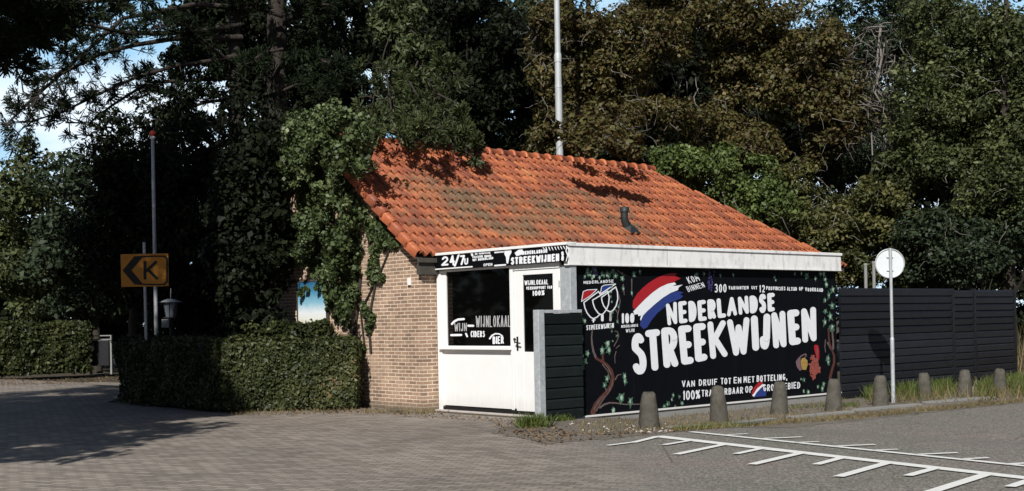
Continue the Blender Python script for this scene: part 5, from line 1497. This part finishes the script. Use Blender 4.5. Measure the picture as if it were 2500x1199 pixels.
def near_pine():
    rng = rngn
    root = thing('pine_tree', 'near pine whose dark lowest branches hang into the top left corner', 'tree', tuple(nb), 0, TG)
    mb = MB()
    mb.tube([(0, 0, -.1), (.1, 0, 5), (0, .1, 11), (-.1, 0, 20)], [.38, .30, .22, .05], 12)
    tp, ta = [], []
    for pts, r, n in LN_:
        pts = [np.array(p) for p in pts]
        mb.tube([Vector(p - nb) for p in pts], [r * (1 - .14 * i) for i in range(len(pts))], 6)
        for _ in range(n):
            t_ = rng.uniform(.25, 1) * (len(pts) - 1); i = min(int(t_), len(pts) - 2)
            p = pts[i] + (pts[i + 1] - pts[i]) * (t_ - i)
            d = rng.normal(0, 1, 3); d[2] *= .5; d /= np.linalg.norm(d)
            q = p + d * rng.uniform(.15, .5)
            mb.tube([Vector(p - nb), Vector(q - nb)], [.012, .005], 4, False)
            for k in range(3): tp.append(p + (q - p) * rng.uniform(.4, 1.05)); ta.append(d + np.array([0, 0, .3]))
    mb.build('trunk', MAT['bark'], root)
    V = needle_quads(rng, np.array(tp) - nb[None], np.array(ta), 16, .17, .020, .8)
    # dense inner crown
    cl = []
    while len(cl) < 260:
        z = rng.uniform(6.2, 19); R = 3.9 if z < 14 else 3.9 * (20.5 - z) / 6.5 + .3
        a, rr = rng.uniform(0, 6.28), R * math.sqrt(rng.random())
        cl.append([rr * math.cos(a), rr * math.sin(a), z, rng.uniform(.5, .95)])
    V = np.concatenate([V, blob_leaves(rng, np.array(cl), 110, .30, .4, .4, .9)])
    link('crown', quads_mesh('crown', V), LEAF['needle'], root)
near_pine()
cl = []
rngs = rg(68)
while len(cl) < 420:                                               # the pine beside the yard, left of the frame: its shade lies on the paving
    z = rngs.uniform(4.5, 13.5); R = 4.3 - .3 * (z - 5)
    a, rr = rngs.uniform(0, 6.28), R * math.sqrt(rngs.random())
    cl.append([-10.25 + rr * math.cos(a), 8.2 + rr * math.sin(a), z, rngs.uniform(.4, .75)])
make_tree('pine_tree', 'pine at the left of the yard whose ragged shadow lies across the paving', 'tree', 68, (-10.25, 8.2), .3, 12.5, np.array(cl), 'needle', 150, .28, TG, 'bark', 8, .4, .9, .4)
# dark pines behind the roof
for i, (px, Y, s, cps, lab) in enumerate([(860, 37, 64, [(850, 120, 130, 190), (820, 300, 110, 90)], 'dark pine behind the left end of the roof ridge'), (1150, 38, 65, [(1150, 60, 140, 150), (1160, 260, 130, 130), (1030, 190, 90, 190)], 'dark pine directly behind the middle of the ridge, left of the mast')]):
    cl = np.concatenate([crown_px(rg(s + j), a, b_, c_, d_, Y, 1.8, 75, .35, .7, .3) for j, (a, b_, c_, d_) in enumerate(cps)])
    make_tree('pine_tree', lab, 'tree', s, base_at(px, Y), .28, 13, cl, 'dark', 150, .19, TG, 'bark', 8, .4, .9, .4)
# pine whose bough hangs over the ridge, its needles coloured as sunlit
LH = []
rngh = rg(67)
for pts, y0, y1, r, n in [([(960, 20), (1000, 110), (1040, 190), (1085, 250), (1115, 310), (1140, 375)], 28, 23.6, .024, 26), ([(985, 60), (1050, 110), (1085, 150), (1100, 210)], 27.5, 25.5, .02, 20), ([(1020, 150), (1000, 200), (990, 250)], 26, 25.2, .025, 13), ([(1070, 230), (1110, 250), (1140, 310), (1165, 372)], 25, 23.8, .025, 18), ([(1060, 240), (1045, 280), (1060, 320)], 25.5, 24.5, .02, 10), ([(1090, 260), (1085, 320), (1105, 355)], 24.5, 23.8, .02, 10), ([(970, 40), (940, 120), (915, 220), (905, 285), (925, 318)], 28, 22.4, .018, 26), ([(965, 60), (970, 150), (985, 240), (1000, 290), (1030, 322)], 28, 22.2, .018, 28), ([(940, 150), (950, 230), (960, 300), (975, 330)], 26, 22.4, .025, 22), ([(1000, 200), (1040, 270), (1065, 315)], 25, 22.2, .02, 16), ([(960, 20), (1000, -60), (1060, -150)], 28, 28.5, .022, 10)]:
    LH.append((pxpath(pts, y0, y1), r, n))
pine('pine bough coloured sunlit green drooping over the roof ridge', 67, 930, 42.0, .10, 11.5, LH, 30, 'needle_lit', tlen=.15, sidelen=.55, leaf_clumps=np.concatenate([crown_px(rg(69), 965, 60, 70, 80, 27.6, .6, 22, .18, .34, .2), crown_px(rg(169), 990, 150, 45, 60, 26.4, .4, 10, .15, .28, .2)]))
# airy green tree by the mast
cl = np.concatenate([crown_px(rg(70), 1320, 130, 95, 170, 43, 1.6, 62, .35, .65, .3), crown_px(rg(71), 1300, 330, 80, 60, 41, 1.2, 20, .35, .6, .3)])
make_tree('deciduous_tree', 'thin dull green tree with sky showing through beside the mast', 'tree', 70, base_at(1320, 43), .18, 11, cl, 'bluegreen', 110, .22, TG)
# brown chestnuts
cn_ = [(1450, 33.5, 72, [(1440, 200, 140, 110), (1380, 90, 90, 90), (1420, 330, 130, 70), (1540, 130, 130, 110), (1580, 290, 120, 90)], 'browning chestnut just right of the mast'),
       (1800, 35, 73, [(1760, 60, 170, 110), (1880, 180, 170, 130), (1740, 220, 130, 110), (1850, 330, 150, 80), (1960, 110, 120, 130), (2020, 290, 90, 110), (1620, 20, 110, 80)], 'large browning chestnut above the bright green shrub')]
for px, Y, s, cps, lab in cn_:
    cl = np.concatenate([crown_px(rg(s * 10 + j), a, b_, c_, d_, Y + rg(s * 10 + j).uniform(-1.2, .6), 1.5, 52, .30, .62, .35) for j, (a, b_, c_, d_) in enumerate(cps)])
    def hollow(p):                                                 # dark hollows between the boughs
        x = CX + FPX * p[0] / p[1] * RC - FPX * (p[2] - EYE) / p[1] * RS; y = CY - FPX * p[0] / p[1] * RS - FPX * (p[2] - EYE) / p[1] * RC
        return any(((x - hx) / hr) ** 2 + ((y - hy) / hs) ** 2 < 1 for hx, hy, hr, hs in ((1660, 205, 85, 62), (1575, 330, 55, 42), (1480, 268, 60, 24), (1940, 330, 60, 50), (1820, 265, 70, 22), (1730, 120, 60, 20)))
    cl = np.array([c for c in cl if not hollow(c)])
    if s == 72:                                                    # low boughs that reach over the ridge towards the yard
        cl = np.concatenate([cl, np.array([list(P(x, y, Y2)) + [r] for x, y, Y2, r in [(1400, 352, 25.0, .22), (1440, 362, 25.0, .25), (1475, 345, 25.2, .26), (1515, 362, 25.4, .25), (1550, 372, 25.6, .24), (1420, 330, 26, .3), (1495, 325, 26.2, .3), (1380, 320, 27, .35), (1450, 300, 28, .4), (1540, 340, 27, .35), (1470, 270, 30, .5), (1530, 290, 30, .5)]])])
    make_tree('chestnut_tree', lab, 'tree', s, base_at(px, Y), .22, 11, cl, 'chestnut', 250, .120, TG, limbs=16, up=.9, rough=.75, twigs=260)
# green trees at the right
for px, Y, s, cps, key, lab in [
    (2110, 39, 74, [(2080, 120, 120, 200), (2120, 330, 110, 150), (2200, 60, 110, 110), (2010, 380, 80, 80)], 'bluegreen', 'dull dark tree behind the dead vines'),
    (2310, 33, 75, [(2300, 90, 140, 130), (2280, 250, 130, 120), (2360, 330, 120, 100), (2250, 400, 110, 80)], 'green', 'tall yellow-green tree right of the dead vines'),
    (2470, 31, 76, [(2460, 120, 110, 180), (2480, 330, 90, 130), (2450, 480, 110, 110), (2445, 210, 60, 170)], 'green', 'dark green tree at the right edge of the photo'),
    (2400, 30.5, 77, [(2420, 580, 130, 110), (2300, 610, 100, 90)], 'bluegreen', 'dense dark shrub-like tree just behind the fence end')]:
    cl = np.concatenate([crown_px(rg(s * 10 + j), a, b_, c_, d_, Y + rg(s * 10 + j).uniform(-.8, .8), 1.5, 60, .28, .6, .35) for j, (a, b_, c_, d_) in enumerate(cps)])
    make_tree('deciduous_tree', lab, 'tree', s, base_at(px, Y), .2 if s != 77 else .09, 10 if s != 77 else 3.6, cl, key, 210, .112, TG, limbs=12, up=.8, rough=.75, twigs=90)
# shrubs behind roof and fence
SG = 'shrubs behind the roof and fence'
for px, Y, s, cps, key, lab, sz in [
    (1750, 31.0, 81, [(1745, 432, 130, 78), (1660, 420, 70, 45), (1850, 500, 80, 70)], 'fresh', 'rounded bright green shrub rising behind the hipped end of the roof', .11),
    (1960, 32.5, 82, [(1930, 490, 80, 100), (1980, 580, 80, 80)], 'olive', 'twiggy olive shrub right of the bright green shrub', .11),
    (2100, 32.5, 83, [(2080, 560, 90, 100), (2140, 500, 90, 90), (2060, 640, 80, 50)], 'olive', 'yellowish shrub behind the round sign', .11),
    (2220, 32.0, 84, [(2230, 590, 80, 100), (2200, 660, 100, 50), (2330, 670, 110, 50)], 'green', 'mid green shrub between the round sign and the fence gate', .11),
    (1600, 33.0, 85, [(1610, 380, 60, 40), (1520, 390, 60, 30)], 'bluegreen', 'small dark shrub peeping over the right end of the ridge', .11)]:
    cl = np.concatenate([crown_px(rg(s * 10 + j), a, b_, c_, d_, Y, 1.2, 60, .2, .42, .35) for j, (a, b_, c_, d_) in enumerate(cps)])
    make_tree('shrub', lab, 'shrub', s, base_at(px, Y), .07, 2.6, cl, key, 130, sz, SG, limbs=12, up=.7, rough=.75, twigs=70 if key == 'olive' else 15)
# dead vines hanging between the trees
DV = thing('dead_vine', 'tangle of pale dead vine stems hanging between the brown and green trees', 'vine', (base_at(2150, 33.2)[0], 33.2, 0))
off = Vector(DV.location)
rngv = rg(90)
mb = MB()
def wander(a, b, r0, r1, n=9, wob=14):
    pts = []
    for i in range(n):
        t_ = i / (n - 1)
        x = a[0] + (b[0] - a[0]) * t_ + (rngv.normal(0, wob) if 0 < i < n - 1 else 0); y = a[1] + (b[1] - a[1]) * t_ + (rngv.normal(0, wob * .6) if 0 < i < n - 1 else 0)
        pts.append(P(x, y, 33.2 + rngv.normal(0, .3)) - off)
    mb.tube(pts, [r0 + (r1 - r0) * i / (n - 1) for i in range(n)], 5, False)
for a, b, r0, r1 in [((2150, 60), (2135, 800), .035, .05), ((2160, 90), (2165, 420), .035, .02), ((2170, 100), (2160, 260), .03, .02), ((2150, 120), (2130, 380), .03, .02), ((2165, 230), (2165, 330), .045, .03), ((2180, 150), (2215, 205), .03, .012), ((2195, 170), (2225, 205), .025, .01), ((2110, 70), (2190, 50), .02, .012), ((2120, 75), (2210, 65), .02, .01), ((2190, 40), (2225, 65), .02, .01), ((2140, 250), (2120, 290), .02, .01), ((2150, 300), (2175, 350), .02, .01)]:
    wander(a, b, r0, r1)
for _ in range(60):
    a = (rngv.uniform(2090, 2200), rngv.uniform(40, 330)); wander(a, (a[0] + rngv.uniform(-55, 55), a[1] + rngv.uniform(30, 150)), .014, .006, 9, 11)
for _ in range(22):
    a = (rngv.uniform(1540, 1720), rngv.uniform(120, 300)); wander(a, (a[0] + rngv.uniform(-30, 30), a[1] + rngv.uniform(30, 120)), .016, .007, 6, 7)
mb.build('stem', MAT['bark_pale'], DV)

# far wood that reads as one mass
rng = rg(95)
cl = []
for _ in range(900):
    Y = rng.uniform(50, 58); px = rng.uniform(-250, 2750)
    top = 560 if px < 330 else (330 if px < 700 else (160 if px < 1240 else (120 if px < 1650 else (40 if px > 1900 else 100))))
    z1_ = P(px, top, Y).z
    z = rng.uniform(.4, z1_ * rng.uniform(.75, 1.0))
    cl.append([P(px, 700, Y).x, Y, z, rng.uniform(.7, 1.3)])
V = blob_leaves(rng, np.array(cl), 150, .30, .4, .6, .8)
c2 = []
for _ in range(420):                                               # unseen wood round and behind the viewer, added to darken reflections
    a = rng.uniform(math.radians(150), math.radians(390)); d_ = rng.uniform(46, 60)
    c2.append([d_ * math.cos(a), 8 + d_ * math.sin(a), rng.uniform(.5, 12), rng.uniform(1.2, 2.2)])
V = np.concatenate([V, blob_leaves(rng, np.array(c2), 60, .8, .4, .7, .8)])
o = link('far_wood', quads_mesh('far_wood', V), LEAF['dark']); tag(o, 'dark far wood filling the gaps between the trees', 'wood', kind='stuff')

#@@SMALL
# ------------------------------------------------------------------ grass, weeds, litter
def blades(rng, pts, h, w, lean=.35):
    n = len(pts)
    a = rng.uniform(0, 6.28, n); d = np.stack([np.cos(a), np.sin(a), np.zeros(n)], 1)
    b2 = rng.uniform(0, 6.28, n); t_ = np.stack([np.cos(b2), np.sin(b2), np.zeros(n)], 1)
    H = (h * rng.uniform(.45, 1.2, n))[:, None]; W = w * rng.uniform(.7, 1.3, n)[:, None]
    tip = pts + t_ * H * rng.uniform(0, lean * 1.6, n)[:, None]; tip[:, 2] += H[:, 0]
    return np.stack([pts - d * W / 2, pts + d * W / 2, tip + d * W * .12, tip - d * W * .12], 1)
def ground_pts(rng, poly, n, lift=.008):
    xs = [p[0] for p in poly]; ys = [p[1] for p in poly]; out = []
    while len(out) < n:
        p = (rng.uniform(min(xs), max(xs)), rng.uniform(min(ys), max(ys)))
        if inside(p, poly):
            v = gp(*p)
            out.append((v.x, v.y, v.z + lift))
    return np.array(out)
rng = rg(101)
tall = []
for (ax_, ay_, rx_, ry_, nn_) in ((2128, 968, 16, 10, 380), (2215, 962, 26, 12, 720), (2300, 952, 30, 14, 900), (2330, 930, 40, 10, 420), (2410, 958, 22, 12, 520), (2480, 945, 34, 16, 1100), (2170, 950, 30, 6, 260), (2390, 930, 40, 10, 300)):
    for _ in range(nn_):
        v = gp(ax_ + rng.normal(0, .6) * rx_, ay_ + rng.normal(0, .6) * ry_); tall.append((v.x, v.y, v.z + .005))
tall = np.array(tall)
o = link('grass', quads_mesh('grass', blades(rng, tall, .25, .017, .6)), LEAF['grass']); tag(o, 'long green grass around the right bollards in front of the fence', 'grass', kind='stuff')
st = np.concatenate([ground_pts(rng, [(2380, 940), (2520, 915), (2520, 972), (2390, 975)], 500), ground_pts(rng, [(2110, 980), (2300, 962), (2500, 955), (2500, 976), (2120, 992)], 600)])
V = blades(rng, st, .22, .013, .6)
fx = P(2478, 800, 27.5)
p2 = np.stack([rng.uniform(11.6, 14.2, 1500), rng.uniform(26.0, 28.6, 1500), np.full(1500, -.12)], 1)
loc = np.array([to_local(a, b_) for a, b_, _ in p2]); p2 = p2[(loc[:, 0] > 14.55)]
V = np.concatenate([V, blades(rng, p2, 1.35, .02, .2)])
o = link('dry_grass', quads_mesh('dry_grass', V), LEAF['straw']); tag(o, 'tall straw coloured grass at the right end of the fence', 'grass', kind='stuff')
short = np.concatenate([ground_pts(rng, [(1400, 1035), (1560, 1015), (1850, 990), (2050, 972), (2110, 985), (2060, 1012), (1850, 1035), (1640, 1055), (1420, 1062)], 2600), ground_pts(rng, [(1640, 1048), (1850, 1034), (2080, 1015), (2500, 975), (2500, 984), (2080, 1026), (1850, 1042), (1660, 1055)], 3400), ground_pts(rng, [(880, 1002), (1060, 1006), (1060, 1014), (880, 1010)], 500), ground_pts(rng, [(560, 1008), (870, 1000), (870, 1007), (560, 1016)], 500)])
o = link('verge_grass', quads_mesh('verge_grass', blades(rng, short, .055, .010, .8)), LEAF['straw']); tag(o, 'short dry yellow grass along the verge and kerb', 'grass', kind='stuff')
grn = np.concatenate([ground_pts(rng, [(1640, 1052), (1760, 1042), (1850, 1035), (1850, 1040), (1660, 1053)], 500), ground_pts(rng, [(1700, 985), (1850, 975), (2060, 965), (2110, 975), (1900, 990)], 600), ground_pts(rng, [(1900, 1000), (2100, 985), (2100, 995)], 300)])
o = link('green_tufts', quads_mesh('green_tufts', blades(rng, grn, .075, .011, .7)), LEAF['grass']); tag(o, 'thin green grass tufts between the bollards and the plinth', 'grass', kind='stuff')
# the weed at the foot of the wing screen
wv = gp(1302, 1043)
pts = np.stack([wv.x + rng.normal(0, .10, 420), wv.y + rng.normal(0, .08, 420), np.full(420, wv.z)], 1)
o = link('weed', quads_mesh('weed', blades(rng, pts - np.array(wv)[None], .17, .022, .9)), LEAF['grass']); o.location = wv; tag(o, 'bright green weed at the foot of the galvanised screen post', 'weed')
wv = gp(1362, 1028)
pts = np.stack([rng.normal(0, .10, 180), rng.normal(0, .06, 180), np.zeros(180)], 1)
o = link('weed', quads_mesh('weed', blades(rng, pts, .09, .02, .9)), LEAF['grass']); o.location = wv; tag(o, 'smaller weed under the dark green boards of the screen', 'weed')
# fallen leaves and grit
lit = np.concatenate([ground_pts(rng, [(0, 924), (230, 918), (300, 917), (290, 930), (200, 936), (0, 944)], 1700), ground_pts(rng, [(540, 1006), (880, 998), (1075, 1003), (1290, 1030), (1430, 1066), (1300, 1075), (1180, 1030), (900, 1014), (560, 1018)], 900), ground_pts(rng, [(1180, 1030), (1420, 1040), (1700, 1030), (2100, 985), (2500, 965), (2500, 985), (2080, 1026), (1700, 1052), (1480, 1068), (1320, 1080)], 750), ground_pts(rng, [(1230, 1045), (1330, 1062), (1480, 1058), (1690, 1045), (1690, 1053), (1480, 1072), (1330, 1088), (1200, 1058)], 300)])
nr = np.zeros_like(lit); nr[:, 2] = 1
lit[:, 2] += .006
o = link('fallen_leaves', quads_mesh('fallen_leaves', leaf_quads(rng, lit, nr, .045, .6, .35)), LEAF['litter']); tag(o, 'brown fallen leaves scattered along the hedge and verge', 'leaves', kind='stuff')
mb = MB()
rs_ = random.Random(4)
for _ in range(55):
    p = gp(rs_.uniform(1380, 1660), rs_.uniform(1030, 1056)) if rs_.random() < .6 else gp(rs_.uniform(1530, 1630), rs_.uniform(1044, 1057))
    r = rs_.uniform(.006, .022); a = rs_.uniform(0, 3)
    vs = [(p.x + r * 1.4 * math.cos(a + k * 1.57) * rs_.uniform(.7, 1.2), p.y + r * math.sin(a + k * 1.57) * rs_.uniform(.7, 1.2), p.z + .006) for k in range(4)]
    vs += [(p.x + (q[0] - p.x) * .6, p.y + (q[1] - p.y) * .6, p.z + .008 + r * .7) for q in vs]
    mb.add(vs, [(4, 5, 6, 7), (0, 1, 5, 4), (1, 2, 6, 5), (2, 3, 7, 6), (3, 0, 4, 7)])
o = mb.build('stone_grit', MAT['threshold']); tag(o, 'small pale stones around the foot of the left bollard', 'stones', kind='stuff')
